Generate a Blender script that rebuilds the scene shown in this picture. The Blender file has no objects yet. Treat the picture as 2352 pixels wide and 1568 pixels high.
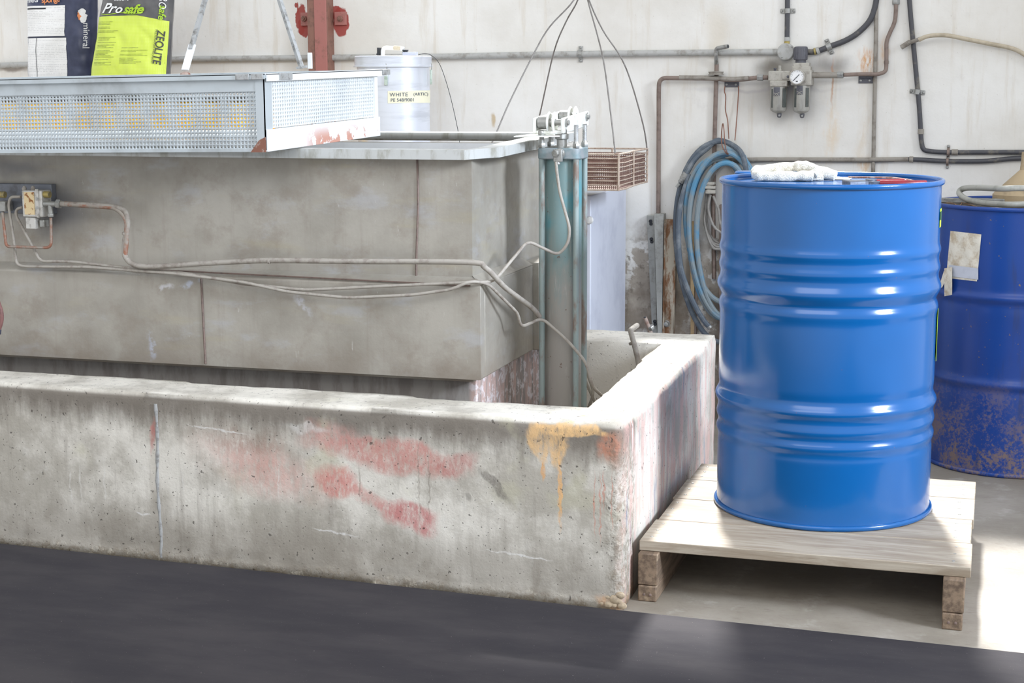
import bpy, bmesh, math, random
from mathutils import Vector, Matrix, noise as mnoise
random.seed(7)
SC = bpy.context.scene
COL = SC.collection

# ------------------------------------------------------------------ camera
F_PX, YAW, PITCH, ROLL, ZC = 3593.21, .29846, .163713, -.004453, 1.28489
D = Vector((-math.sin(YAW)*math.cos(PITCH), math.cos(YAW)*math.cos(PITCH), -math.sin(PITCH)))
R0 = Vector((math.cos(YAW), math.sin(YAW), 0)); U0 = R0.cross(D)
RR = R0*math.cos(ROLL)+U0*math.sin(ROLL); UU = U0*math.cos(ROLL)-R0*math.sin(ROLL)
CAM = Vector((0, 0, ZC))
cd = bpy.data.cameras.new('camera'); co = bpy.data.objects.new('camera', cd); COL.objects.link(co)
co.matrix_world = Matrix(((RR.x, UU.x, -D.x, 0), (RR.y, UU.y, -D.y, 0), (RR.z, UU.z, -D.z, ZC), (0, 0, 0, 1)))
cd.sensor_width = 36; cd.lens = 36*F_PX/2352; cd.clip_start = .05
SC.camera = co

def ray(x, y): return D+RR*((x-1176)/F_PX)-UU*((y-784)/F_PX)
def at(x, y, Y):                      # photo pixel -> point on the plane Y
    v = ray(x, y); return CAM+v*(Y/v.y)
def atx(x, y, X):
    v = ray(x, y); return CAM+v*(X/v.x)
def atz(x, y, Z):
    v = ray(x, y); return CAM+v*((Z-ZC)/v.z)
def mpp(p): return (Vector(p)-CAM).dot(D)/F_PX      # metres per photo pixel at p

# ------------------------------------------------------------------ light
W = bpy.data.worlds.new('world'); SC.world = W; W.use_nodes = True
bg = W.node_tree.nodes['Background']
bg.inputs[0].default_value = (.92, .95, 1.0, 1); bg.inputs[1].default_value = .75
def area(name, loc, target, sx, sy, power, col):
    l = bpy.data.lights.new(name, 'AREA'); l.shape = 'RECTANGLE'; l.size = sx; l.size_y = sy
    l.energy = power; l.color = col
    o = bpy.data.objects.new(name, l); COL.objects.link(o); o.location = loc
    o.rotation_euler = (Vector(target)-Vector(loc)).to_track_quat('-Z', 'Y').to_euler()
    return o
sl = bpy.data.lights.new('sun', 'SUN'); sl.energy = 6.2; sl.angle = math.radians(5); sl.color = (1, .985, .96)
so = bpy.data.objects.new('sun', sl); COL.objects.link(so)
so.rotation_euler = Vector((.19, -.86, -1.02)).to_track_quat('-Z', 'Y').to_euler()      # daylight over the low wall
area('roof_light', (-1.0, -.6, 3.7), (-1.3, 4.4, .4), 4.0, 1.6, 48, (1, .985, .96))
area('side_window_light', (4.5, 2.3, 3.2), (-1.2, 4.2, .65), 1.3, 1.5, 21, (.80, .88, 1.0)).data.spread = math.radians(36)
SC.view_settings.view_transform = 'Standard'; SC.view_settings.look = 'None'
SC.view_settings.gamma = 1; SC.view_settings.use_curve_mapping = False
SC.view_settings.exposure = .45

# ------------------------------------------------------------------ materials
def lin(c):
    r = []
    for v in c[:3]:
        v /= 255; r.append(v/12.92 if v <= .04045 else ((v+.055)/1.055)**2.4)
    return (*r, 1)
class N:
    def __init__(s, name):
        s.m = bpy.data.materials.new(name); s.m.use_nodes = True; s.t = s.m.node_tree
        s.b = s.t.nodes['Principled BSDF']
    def n(s, t, **k):
        q = s.t.nodes.new(t)
        for a, v in k.items(): setattr(q, a, v)
        return q
    def L(s, a, sock):
        if isinstance(a, bpy.types.NodeSocket): s.t.links.new(a, sock)
        else: sock.default_value = a
    def pos(s, base=(0, 0, 0)):
        q = s.n('ShaderNodeTexCoord'); v = s.n('ShaderNodeVectorMath', operation='ADD')
        s.t.links.new(q.outputs['Object'], v.inputs[0]); v.inputs[1].default_value = base
        return v.outputs[0]
    def xyz(s, v):
        q = s.n('ShaderNodeSeparateXYZ'); s.L(v, q.inputs[0]); return q.outputs
    def vm(s, op, a, b):
        q = s.n('ShaderNodeVectorMath', operation=op); s.L(a, q.inputs[0]); s.L(b, q.inputs[1]); return q.outputs[0]
    def noise(s, v, sc, det=4, ro=.55, dist=0):
        q = s.n('ShaderNodeTexNoise'); s.L(v, q.inputs['Vector'])
        q.inputs['Scale'].default_value = sc; q.inputs['Detail'].default_value = det
        q.inputs['Roughness'].default_value = ro; q.inputs['Distortion'].default_value = dist
        return q.outputs['Fac']
    def vor(s, v, sc, feat='F1', rnd=1):
        q = s.n('ShaderNodeTexVoronoi', feature=feat); s.L(v, q.inputs['Vector'])
        q.inputs['Scale'].default_value = sc; q.inputs['Randomness'].default_value = rnd; return q.outputs['Distance']
    def math(s, op, a, b=0, clamp=False):
        q = s.n('ShaderNodeMath', operation=op, use_clamp=clamp); s.L(a, q.inputs[0]); s.L(b, q.inputs[1]); return q.outputs[0]
    def mr(s, v, a, b, c=0, d=1, smooth=True):
        q = s.n('ShaderNodeMapRange', interpolation_type='SMOOTHSTEP' if smooth else 'LINEAR', clamp=True)
        s.L(v, q.inputs[0])
        for i, k in enumerate((a, b, c, d)): q.inputs[i+1].default_value = k
        return q.outputs[0]
    def col(s, c): return lin(c)
    def mix(s, f, a, b, mode='MIX'):
        q = s.n('ShaderNodeMix', data_type='RGBA', blend_type=mode); s.L(f, q.inputs['Factor'])
        s.L(lin(a) if isinstance(a, tuple) else a, q.inputs[6]); s.L(lin(b) if isinstance(b, tuple) else b, q.inputs[7])
        return q.outputs[2]
    def blob(s, v, c, r, ang=0, soft=.3):        # elliptic stain mask in the XZ plane (or YZ for faces in X)
        q = s.vm('SUBTRACT', v, tuple(c))
        if ang:
            k = s.n('ShaderNodeVectorRotate', rotation_type='Y_AXIS'); s.L(q, k.inputs[0]); k.inputs['Angle'].default_value = -ang; q = k.outputs[0]
        q = s.vm('DIVIDE', q, tuple(r)); l = s.n('ShaderNodeVectorMath', operation='LENGTH'); s.L(q, l.inputs[0])
        return s.mr(l.outputs['Value'], 1, 1-soft)
    def warp(s, v, sc, amp):
        q = s.n('ShaderNodeTexNoise'); s.L(v, q.inputs['Vector']); q.inputs['Scale'].default_value = sc; q.inputs['Detail'].default_value = 5
        d = s.vm('SUBTRACT', q.outputs['Color'], (.5, .5, .5)); d = s.vm('MULTIPLY', d, (amp, amp, amp)); return s.vm('ADD', v, d)
    def mul(s, *a):
        r = a[0]
        for b in a[1:]: r = s.math('MULTIPLY', r, b)
        return r
    def bump(s, h, st=.3, dist=.01):
        q = s.n('ShaderNodeBump'); s.L(h, q.inputs['Height']); q.inputs['Strength'].default_value = st; q.inputs['Distance'].default_value = dist
        s.t.links.new(q.outputs[0], s.b.inputs['Normal'])
    def out(s, c, rough=.6, metal=0, spec=None):
        s.L(lin(c) if isinstance(c, tuple) else c, s.b.inputs['Base Color']); s.L(rough, s.b.inputs['Roughness']); s.L(metal, s.b.inputs['Metallic'])
        if spec is not None: s.L(spec, s.b.inputs['Specular IOR Level'])
        return s.m

def dirty(name, c, c2, sc=30, rough=.55, metal=0, amt=(.45, .7), bump=.15, streak=(1, 1, 1), coat=0):
    k = N(name); p = k.pos(); q = k.vm('MULTIPLY', p, streak)
    f = k.mr(k.noise(q, sc, 6, .65), amt[0], amt[1])
    k.out(k.mix(f, c, c2), rough, metal); k.bump(k.noise(p, sc*3, 4), bump, .004)
    if coat: k.b.inputs['Coat Weight'].default_value = coat; k.b.inputs['Coat Roughness'].default_value = .08
    return k.m

# ------------------------------------------------------------------ mesh helpers
class MB:
    def __init__(s): s.v = []; s.f = []
    def add(s, vs, fs):
        o = len(s.v); s.v += [Vector(v) for v in vs]; s.f += [tuple(i+o for i in f) for f in fs]; return s
    def box(s, lo, hi):
        x0, y0, z0 = lo; x1, y1, z1 = hi
        return s.add([(x0, y0, z0), (x1, y0, z0), (x1, y1, z0), (x0, y1, z0), (x0, y0, z1), (x1, y0, z1), (x1, y1, z1), (x0, y1, z1)],
                     [(3, 2, 1, 0), (4, 5, 6, 7), (0, 1, 5, 4), (1, 2, 6, 5), (2, 3, 7, 6), (3, 0, 4, 7)])
    def bar(s, a, b, w, h, up=(0, 0, 1)):       # rectangular bar from a to b
        a = Vector(a); b = Vector(b); d = (b-a).normalized(); r = d.cross(Vector(up)).normalized(); u = r.cross(d)
        q = [r*(i*w/2)+u*(j*h/2) for i, j in ((-1, -1), (1, -1), (1, 1), (-1, 1))]
        return s.add([a+k for k in q]+[b+k for k in q], [(3, 2, 1, 0), (4, 5, 6, 7), (0, 1, 5, 4), (1, 2, 6, 5), (2, 3, 7, 6), (3, 0, 4, 7)])
    def tube(s, pts, r, n=10, caps=True, closed=False, hollow=False):
        pts = [Vector(p) for p in pts]; m = len(pts); rs = r if isinstance(r, (list, tuple)) else [r]*m
        t = []
        for i in range(m):
            a = pts[(i-1) % m] if closed else pts[max(i-1, 0)]; b = pts[(i+1) % m] if closed else pts[min(i+1, m-1)]
            t.append((b-a).normalized() if (b-a).length > 1e-9 else Vector((0, 0, 1)))
        nrm = t[0].orthogonal().normalized(); vs = []; fs = []
        for i in range(m):
            if i: nrm = (nrm-t[i]*nrm.dot(t[i])).normalized()
            bi = t[i].cross(nrm)
            for k in range(n):
                a = 2*math.pi*k/n; vs.append(pts[i]+(nrm*math.cos(a)+bi*math.sin(a))*rs[i])
        for i in range(m if closed else m-1):
            j = (i+1) % m
            for k in range(n):
                l = (k+1) % n; fs.append((i*n+k, i*n+l, j*n+l, j*n+k))
        if caps and not closed: fs += [tuple(range(n))[::-1], tuple((m-1)*n+k for k in range(n))]
        return s.add(vs, fs)
    def cyl(s, a, b, r, n=16, r2=None): return s.tube([a, b], [r, r if r2 is None else r2], n)
    def lathe(s, prof, c, n=32, axis=(0, 0, 1), caps=True):
        ax = Vector(axis).normalized(); u = ax.orthogonal().normalized(); w = ax.cross(u); c = Vector(c); vs = []; fs = []
        for r, z in prof:
            for k in range(n):
                a = 2*math.pi*k/n; vs.append(c+ax*z+(u*math.cos(a)+w*math.sin(a))*r)
        for i in range(len(prof)-1):
            for k in range(n):
                l = (k+1) % n; fs.append((i*n+k, i*n+l, (i+1)*n+l, (i+1)*n+k))
        if caps: fs += [tuple(range(n))[::-1], tuple((len(prof)-1)*n+k for k in range(n))]
        return s.add(vs, fs)
    def prism(s, poly, vec):
        n = len(poly); vec = Vector(vec); p = [Vector(q) for q in poly]
        return s.add(p+[q+vec for q in p], [tuple(range(n))[::-1], tuple(range(n, 2*n))]+[(i, (i+1) % n, n+(i+1) % n, n+i) for i in range(n)])
    def nut(s, c, r, h, axis=(0, 0, 1)): return s.lathe([(r*.9, 0), (r, h*.12), (r, h*.88), (r*.9, h)], c, 6, axis)
    def grid(s, fn, nu, nv, close_u=False):
        vs = [fn(i/(nu-(0 if close_u else 1)), j/(nv-1)) for j in range(nv) for i in range(nu)]
        fs = []
        for j in range(nv-1):
            for i in range(nu if close_u else nu-1):
                k = (i+1) % nu; fs.append((j*nu+i, j*nu+k, (j+1)*nu+k, (j+1)*nu+i))
        return s.add(vs, fs)
    def build(s, name, mat, parent=None, sharp=32, bevel=0, subsurf=0, solid=0, base=None):
        me = bpy.data.meshes.new(name)
        off = Vector(parent['_b']) if parent is not None else (Vector(base) if base is not None else Vector((0, 0, 0)))
        me.from_pydata([tuple(v-off) for v in s.v], [], s.f); me.update()
        bm = bmesh.new(); bm.from_mesh(me); bmesh.ops.recalc_face_normals(bm, faces=bm.faces); bm.to_mesh(me); bm.free()
        me.polygons.foreach_set('use_smooth', [True]*len(me.polygons))
        if sharp: me.set_sharp_from_angle(angle=math.radians(sharp))
        me.materials.append(mat)
        o = bpy.data.objects.new(name, me); COL.objects.link(o)
        if parent is not None: o.parent = parent
        else: o.location = off
        if solid: q = o.modifiers.new('s', 'SOLIDIFY'); q.thickness = solid
        if bevel:
            q = o.modifiers.new('b', 'BEVEL'); q.width = bevel; q.segments = 2; q.limit_method = 'ANGLE'; q.angle_limit = math.radians(40); q.harden_normals = False
        if subsurf: q = o.modifiers.new('ss', 'SUBSURF'); q.levels = subsurf; q.render_levels = subsurf
        return o
ROOTS = []
def thing(name, label, cat, base, group=None):
    o = bpy.data.objects.new(name, None); COL.objects.link(o); o.location = base; o.empty_display_size = .05
    o['_b'] = tuple(base); ROOTS.append(o); tag(o, label, cat, group); return o
def tag(o, label, cat, group=None):
    o['label'] = label; o['category'] = cat
    if group: o['group'] = group
    return o
def struct(o): o['kind'] = 'structure'; return o
def sub(p, o):                                        # make o a sub-part of part p (same origin)
    o.parent = p; return o
def spart(mb, name, mat, part, root, **k):            # sub-part in the same frame as its part
    o = mb.build(name, mat, root, **k); o.parent = part; return o
def smooth(pts, n=6, closed=False):
    pts = [Vector(p) for p in pts]; m = len(pts); r = []
    for i in range(m if closed else m-1):
        if closed: a, b, c, d = pts[(i-1) % m], pts[i], pts[(i+1) % m], pts[(i+2) % m]
        else: a, b, c, d = pts[max(i-1, 0)], pts[i], pts[i+1], pts[min(i+2, m-1)]
        for k in range(n):
            t = k/n
            r.append(.5*((2*b)+(c-a)*t+(2*a-5*b+4*c-d)*t*t+(3*b-a-3*c+d)*t**3))
    if not closed: r.append(pts[-1])
    return r
def fillet(pts, rad, n=6):
    pts = [Vector(p) for p in pts]; r = [pts[0]]
    for i in range(1, len(pts)-1):
        a = pts[i-1]-pts[i]; b = pts[i+1]-pts[i]; l = min(rad, a.length*.48, b.length*.48)
        p = pts[i]+a.normalized()*l; q = pts[i]+b.normalized()*l
        for k in range(n+1):
            t = k/n; r.append(p*(1-t)**2+pts[i]*2*t*(1-t)+q*t*t)
    r.append(pts[-1]); return r
def text_mesh(txt, size=1.0, shear=0, align='LEFT', spacing=1.0, bold=0):
    c = bpy.data.curves.new('t', 'FONT'); c.body = txt; c.size = size; c.shear = shear; c.align_x = align; c.space_character = spacing; c.offset = bold
    o = bpy.data.objects.new('t', c); COL.objects.link(o)
    dg = bpy.context.evaluated_depsgraph_get(); dg.update(); e = o.evaluated_get(dg); me = e.to_mesh()
    vs = [v.co.copy() for v in me.vertices]; fs = [tuple(p.vertices) for p in me.polygons]; e.to_mesh_clear()
    bpy.data.objects.remove(o); bpy.data.curves.remove(c)
    return vs, fs
def lettering(name, txt, size, mapf, mat, parent, root=None, **k):
    vs, fs = text_mesh(txt, size, **k); mb = MB().add([mapf(v.x, v.y) for v in vs], fs)
    o = mb.build(name, mat, root or parent, sharp=0)
    if root is not None: o.parent = parent
    return o

# ------------------------------------------------------------------ the setting
YW = 5.9
def wp(x, y, off=0): return at(x, y, YW-off)
def wr(px, p): return (px/F_PX*(Vector((p[0], p[1], p[2]))-CAM).dot(D)/1, .3, px/F_PX*(Vector(p)-CAM).dot(D))

k = N('painted concrete wall'); p = k.pos()
w = k.warp(p, 6, .10); wf = k.warp(p, 22, .03)
base = k.mix(k.mr(k.noise(p, 2.2, 5, .6), .35, .7), (238, 236, 230), (222, 218, 209))
X, Y, Z = k.xyz(p)
str_ = k.noise(k.vm('MULTIPLY', p, (9, 1, .9)), 2.5, 5, .65)
base = k.mix(k.mul(k.mr(str_, .52, .75), .45), base, (205, 192, 170))
base = k.mix(k.mul(k.mr(k.noise(p, 120, 3, .6), .66, .74), .45), base, (168, 158, 142))
base = k.mix(k.mul(k.mr(k.noise(p, 7, 6, .7), .6, .8), .35), base, (190, 184, 176))
def wb(c, px, py, rx, ry, col, amt=1, ang=0, soft=.6, ww=None, grain=None):   # stain or painted shadow on the wall given by its centre and half sizes
    q = wp(px, py); s_ = mpp(q)
    m_ = k.mul(k.blob(ww or w, q, (rx*s_, 9, ry*s_), ang, soft), amt)
    if grain is not None: m_ = k.mul(m_, k.mr(k.noise(k.vm('MULTIPLY', p, (1, 1, .28)), grain, 6, .75), .38, .62))
    return k.mix(m_, c, col)
base = wb(base, 1790, 215, 160, 105, (132, 124, 114), .62, soft=.95)        # oily grime round the regulator
base = wb(base, 1768, 152, 62, 32, (92, 84, 72), .75, soft=.95)
base = wb(base, 1905, 150, 66, 40, (106, 100, 98), .65, soft=.95)
base = wb(base, 1993, 142, 34, 50, (206, 140, 56), 1, soft=.95, ww=wf, grain=46)    # rust
base = wb(base, 2032, 118, 14, 46, (224, 166, 92), .8, soft=.95, ww=wf, grain=40)
base = wb(base, 1985, 300, 26, 130, (214, 196, 168), .5, soft=.95, grain=20)
base = wb(base, 1750, 205, 240, 9, (170, 164, 166), .45, soft=.9)  # shadow of the air pipe, painted into the wall colour
base = wb(base, 1912, 190, 4, 70, (186, 130, 84), .6, soft=.8, ww=wf)
base = wb(base, 1905, 300, 26, 130, (222, 196, 158), .55, soft=.9, grain=18)
base = wb(base, 1992, 372, 18, 34, (214, 168, 100), .7, soft=.9, grain=30)
base = wb(base, 1132, 275, 8, 20, (188, 160, 108), .7, soft=.7, ww=wf)
base = wb(base, 30, 160, 60, 8, (120, 104, 92), .7, soft=.9, ww=wf)  # shadow under the conduit's left end, painted as a dark strip
base = wb(base, 1645, 75, 40, 90, (206, 190, 160), .3, soft=.8)
# bare, flaking plaster low on the wall
low = k.mul(k.mr(k.math('ADD', Z, k.math('MULTIPLY', k.noise(p, 5, 5, .65), .5)), 1.02, .86), k.mr(X, -.55, -.75))
base = k.mix(k.mul(low, k.mr(k.noise(p, 14, 5, .6), .40, .47)), base, (176, 166, 152))
base = k.mix(k.mul(low, k.mr(k.noise(p, 30, 5, .7), .5, .68)), base, (132, 124, 112))
base = k.mix(k.mul(k.mr(Z, .62, .45), k.mr(k.noise(p, 10, 5), .35, .6), .8), base, (128, 116, 102))
# red primer brushed round the column brackets
w2 = k.warp(p, 38, .035)
for (cx, cy, rx, ry) in ((692, 45, 14, 35), (700, 60, 16, 26), (783, 50, 21, 36), (772, 30, 13, 18), (680, 12, 4, 6), (684, 20, 2, 16)):
    base = wb(base, cx, cy, rx, ry, (160, 66, 58), .96, soft=.14, ww=w2 if rx > 5 else p)
k.bump(k.math('ADD', k.noise(p, 28, 6, .6), k.math('MULTIPLY', k.noise(p, 3, 3), .6)), .10, .012)
M_WALL = k.out(base, .8)

k = N('workshop concrete floor'); p = k.pos()
base = k.mix(k.mr(k.noise(p, 3, 5, .6), .35, .68), (162, 155, 144), (136, 128, 116))
base = k.mix(k.mul(k.mr(k.noise(k.vm('MULTIPLY', p, (1, 3, 1)), 26, 6, .75), .52, .7), .45), base, (120, 108, 94))
base = k.mix(k.mul(k.mr(k.noise(p, 9, 5, .7), .55, .7), .35), base, (196, 192, 186))
base = k.mix(k.mul(k.mr(k.vor(p, 42), .035, .02), .8), base, (90, 82, 74))
k.bump(k.noise(p, 60, 5, .6), .2, .006)
M_FLOOR = k.out(base, .55)

mb = MB(); mb.box((-4.6, YW, -.05), (1.9, YW+.15, 1.72)); mb.box((-4.6, YW, 3.2), (1.9, YW+.15, 4.2)); struct(mb.build('wall_back', M_WALL))  # upper band is out of view, added to keep sun off the mat
mb = MB(); mb.box((-4.6, .2, -.1), (1.9, YW, 0)); FLOOR = struct(mb.build('floor', M_FLOOR))

# ------------------------------------------------------------------ concrete curb
CX, CYF, CH = -.83, 3.612, .468
def front_y(x): return CYF+(CX-x)*.033
def cpt(px, py):                      # pixel on the front face of the curb
    v = ray(px, py); t = (CYF+CX*.033-0)/(v.y+.033*v.x); return CAM+v*t
k = N('stained cast concrete'); p = k.pos((-2, 3.65, 0)); X, Y, Z = k.xyz(p); w = k.warp(p, 11, .085); wf = k.warp(p, 45, .018)
base = k.mix(k.mr(k.noise(p, 4, 6, .65), .4, .62), (224, 219, 208), (178, 172, 160))
base = k.mix(k.mul(k.mr(k.noise(k.vm('MULTIPLY', p, (13, 13, 1.2)), 2.5, 5, .7), .5, .78), .55), base, (142, 134, 124))
base = k.mix(k.mul(k.mr(k.noise(p, 17, 5, .7), .55, .75), .35), base, (222, 219, 212))
front = k.mr(Y, 3.76, 3.735)
side = k.mul(k.mr(X, -.856, -.846), k.mr(Y, 3.6, 3.66))
gr = k.math('ADD', Z, k.math('MULTIPLY', k.noise(k.vm('MULTIPLY', p, (3, 3, .6)), 6, 5, .7), .16))
base = k.mix(k.mul(k.mr(gr, .42, .52), front, k.mr(Z, .463, .452), .9), base, (112, 104, 94))        # dark weathering under the top edge
base = k.mix(k.mul(k.mr(gr, .27, .16), front, .6), base, (140, 132, 120))                               # greyer lower band
base = k.mix(k.mul(front, k.mr(k.noise(p, 5, 4), .58, .7), k.mr(Z, .1, .4), .5), base, (196, 192, 160))
def cb(px, py, rx, ry, col, amt, ang=0, soft=.5, ww=None):
    global base
    q = cpt(px, py); s_ = mpp(q)
    br = k.mr(k.noise(k.vm('MULTIPLY', p, (2, 2, .8)), 40, 6, .75), .22, .62)
    base = k.mix(k.mul(k.blob(ww or w, q, (rx*s_, 9, ry*s_), ang, soft), front, br, amt), base, col)
cb(560, 1010, 190, 55, (136, 112, 96), .6, .07, .9)
cb(600, 1075, 240, 85, (218, 158, 146), .6, .25, .95)
cb(900, 1045, 235, 46, (196, 136, 126), .85, .07, .5)
cb(760, 1000, 110, 48, (204, 150, 140), .7, .0, .8)
cb(1050, 1060, 70, 32, (182, 124, 116), .6, -.25, .5)
cb(775, 1110, 70, 50, (204, 132, 122), .85, .1, .5)
cb(860, 1155, 130, 30, (204, 144, 134), .7, .42, .7)
cb(945, 1190, 90, 38, (196, 124, 120), .85, .3, .5)
cb(350, 1000, 11, 55, (198, 116, 110), .7, 0, .7)
cb(1140, 1115, 58, 14, (122, 116, 108), .75, .72, .4)
cb(1080, 1140, 9, 11, (128, 122, 114), .6, 0, .5)
cb(700, 980, 70, 12, (215, 212, 206), .7, .05, .6)
cb(1310, 988, 100, 20, (230, 188, 132), .85, .05, .35)
cb(1240, 1015, 28, 60, (230, 188, 132), .8, 0, .35)
cb(1286, 1025, 30, 62, (230, 188, 132), .8, 0, .35)
cb(1286, 1130, 7, 110, (232, 180, 118), .9, 0, .5, wf)
cb(1247, 1080, 7, 30, (222, 166, 104), .8, 0, .5, wf)
cb(1400, 1030, 42, 58, (198, 132, 104), .8, 0, .6)
for x_, y_, h_ in ((1366, 1160, 95), (1379, 1170, 105), (1386, 1130, 60), (1405, 1150, 90)): cb(x_, y_, 2.6, h_, (200, 136, 116), .75, 0, .6, wf)
cb(1410, 1388, 60, 20, (196, 142, 84), .7, 0, .8)
for x_, y_, rx_, an in ((500, 986, 95, .07), (770, 1222, 70, .07), (1190, 1275, 100, .06), (330, 1180, 26, .1)): cb(x_, y_, rx_, 3, (226, 224, 220), .8, an, .5, wf)
for x_, h_ in ((162, 60), (185, 70), (420, 40), (826, 60), (962, 150), (985, 120), (240, 60), (640, 60)):
    cb(x_, 1110, 3, h_, (222, 219, 212) if x_ < 700 else (134, 124, 112), .6, 0, .7, wf)
# broken, gritty arris at the near corner and foot
cor = k.mul(front, k.mr(k.math('ADD', X, k.math('MULTIPLY', k.noise(p, 14, 4), .09)), -.835, -.80), k.mr(Z, .47, .36))
ft_ = k.mul(front, k.mr(k.math('ADD', Z, k.math('MULTIPLY', k.noise(p, 9, 4), .05)), .065, .03))
grit = k.math('MAXIMUM', cor, ft_)
base = k.mix(k.mul(grit, k.mr(k.noise(p, 55, 6, .75), .42, .6), .75), base, (138, 126, 108))
base = k.mix(k.mul(grit, k.mr(k.noise(p, 32, 5, .7), .56, .66), .7), base, (222, 214, 198))
# smeared paint on the side face
ws = k.warp(p, 8, .10); sn = k.noise(k.vm('MULTIPLY', p, (1, 5, 1.1)), 5, 5, .7)
base = k.mix(k.mul(side, k.mr(sn, .42, .6), .62), base, (222, 178, 168))
base = k.mix(k.mul(side, k.mr(k.noise(k.vm('MULTIPLY', p, (1, 7, .8)), 4, 5, .6), .58, .68), .7), base, (138, 140, 158))
base = k.mix(k.mul(side, k.mr(k.noise(k.vm('MULTIPLY', p, (1, 9, .7)), 6, 5, .6), .6, .72), .7), base, (240, 236, 232))
v_ = k.vor(k.warp(p, 60, .03), 34); pit = k.mul(k.mr(v_, .16, .10), k.mr(k.noise(p, 30, 2), .50, .56))
v2 = k.vor(k.warp(p, 140, .012), 85); pit2 = k.mul(k.mr(v2, .18, .11), k.mr(k.noise(p, 70, 2), .46, .52))
pits = k.math('MAXIMUM', pit, pit2)
base = k.mix(k.mul(pits, .75), base, (82, 76, 70))
k.bump(k.math('SUBTRACT', k.math('ADD', k.mul(k.noise(p, 45, 6, .65), k.math('ADD', .5, k.math('MULTIPLY', grit, 2.2))), k.mul(k.noise(p, 150, 4, .6), .25)), k.mul(pits, 1.1)), .38, .007)
M_CURB = k.out(base, .82)

def rough_block(poly, z0, z1, step, seed, amp=.0025):
    bm = bmesh.new()
    vs = [bm.verts.new((x, y, z0)) for x, y in poly]; f = bm.faces.new(vs)
    e = bmesh.ops.extrude_face_region(bm, geom=[f]); bmesh.ops.translate(bm, verts=[v for v in e['geom'] if isinstance(v, bmesh.types.BMVert)], vec=(0, 0, z1-z0))
    bmesh.ops.recalc_face_normals(bm, faces=bm.faces)
    for ax in range(3):
        lo = min(v.co[ax] for v in bm.verts); hi = max(v.co[ax] for v in bm.verts); n = int((hi-lo)/step)
        for i in range(1, n):
            c = [0, 0, 0]; c[ax] = lo+(hi-lo)*i/n; nn = [0, 0, 0]; nn[ax] = 1
            bmesh.ops.bisect_plane(bm, geom=bm.verts[:]+bm.edges[:]+bm.faces[:], plane_co=c, plane_no=nn)
    bm.normal_update()
    sharpv = set()
    for ed in bm.edges:
        if len(ed.link_faces) == 2 and ed.calc_face_angle(0) > .7: sharpv.update(ed.verts)
    for v in bm.verts:
        n1 = mnoise.noise(v.co*7+Vector((seed, 0, 0))); n2 = mnoise.noise(v.co*24+Vector((0, seed, 0))); n3 = mnoise.noise(v.co*60)
        d = n1*amp+n2*amp*.6
        if v in sharpv: d = -.004-abs(n2)*.006-abs(n3)*.003
        fr = v.co.y < front_y(v.co.x)+.03
        if fr and v.co.z < .05: d += n2*.008+n3*.006
        if fr and v.co.x > CX-.06 and v.co.z < .40: d -= max(0, n3+.15)*.012+abs(n2)*.006
        if v.co.z < .002: d = 0 if v not in sharpv else n2*.004
        v.co += v.normal*d
        if v.co.z < 0: v.co.z = 0
    mb = MB(); bm.verts.index_update()
    mb.v = [v.co.copy() for v in bm.verts]; mb.f = [tuple(q.index for q in fc.verts) for fc in bm.faces]; bm.free(); return mb
def block_mesh(poly): return rough_block(poly, 0, CH, .022, 3)
curb = thing('concrete_curb', 'knee-high cast concrete bund wall with red and orange paint stains around the tank', 'curb', (-2, 3.65, 0))
XL = -3.9
outer = [(XL, front_y(XL)), (CX, CYF), (-.848, 5.035), (XL, 5.09)]
inner = [(XL, 4.87), (-.99, 4.815), (-.972, 3.795), (XL, 3.795+.033*(-.972-XL))]
# one continuous cast ring: outline goes round the outside and back along the inside
mb = block_mesh(outer+inner)
q = mb.build('concrete_body', None or M_CURB, curb, sharp=0)
mb = MB(); pts = [cpt(357+13*t+2*math.sin(t*9), 927+352*t)+Vector((0, .0005, 0)) for t in [i/24 for i in range(25)]]
mb.tube(pts, [.0048+.0012*math.sin(i*1.7) for i in range(25)], 8)
mb.build('joint_sealant', dirty('joint sealant', (160, 160, 158), (126, 124, 120), 60), curb)
M_PEB = dirty('exposed pebble', (184, 166, 140), (140, 126, 108), 60, .6)
for (x_, y_, r_) in ((1412, 1377, .014), (1424, 1368, .011), (1398, 1388, .012), (1382, 1385, .009), (1428, 1392, .011), (1410, 1395, .009), (1395, 1372, .008), (1421, 1383, .008), (1370, 1391, .007)):
    c = cpt(x_, y_); c.z = max(c.z, .012)
    mb = MB().grid(lambda u, v: c+Vector((math.cos(u*6.283)*math.sin(v*3.1416)*r_*1.15, math.sin(u*6.283)*math.sin(v*3.1416)*r_*.6+.004, math.cos(v*3.1416)*r_*.85)), 10, 6, True)
    mb.build('pebble', M_PEB, curb)

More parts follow.
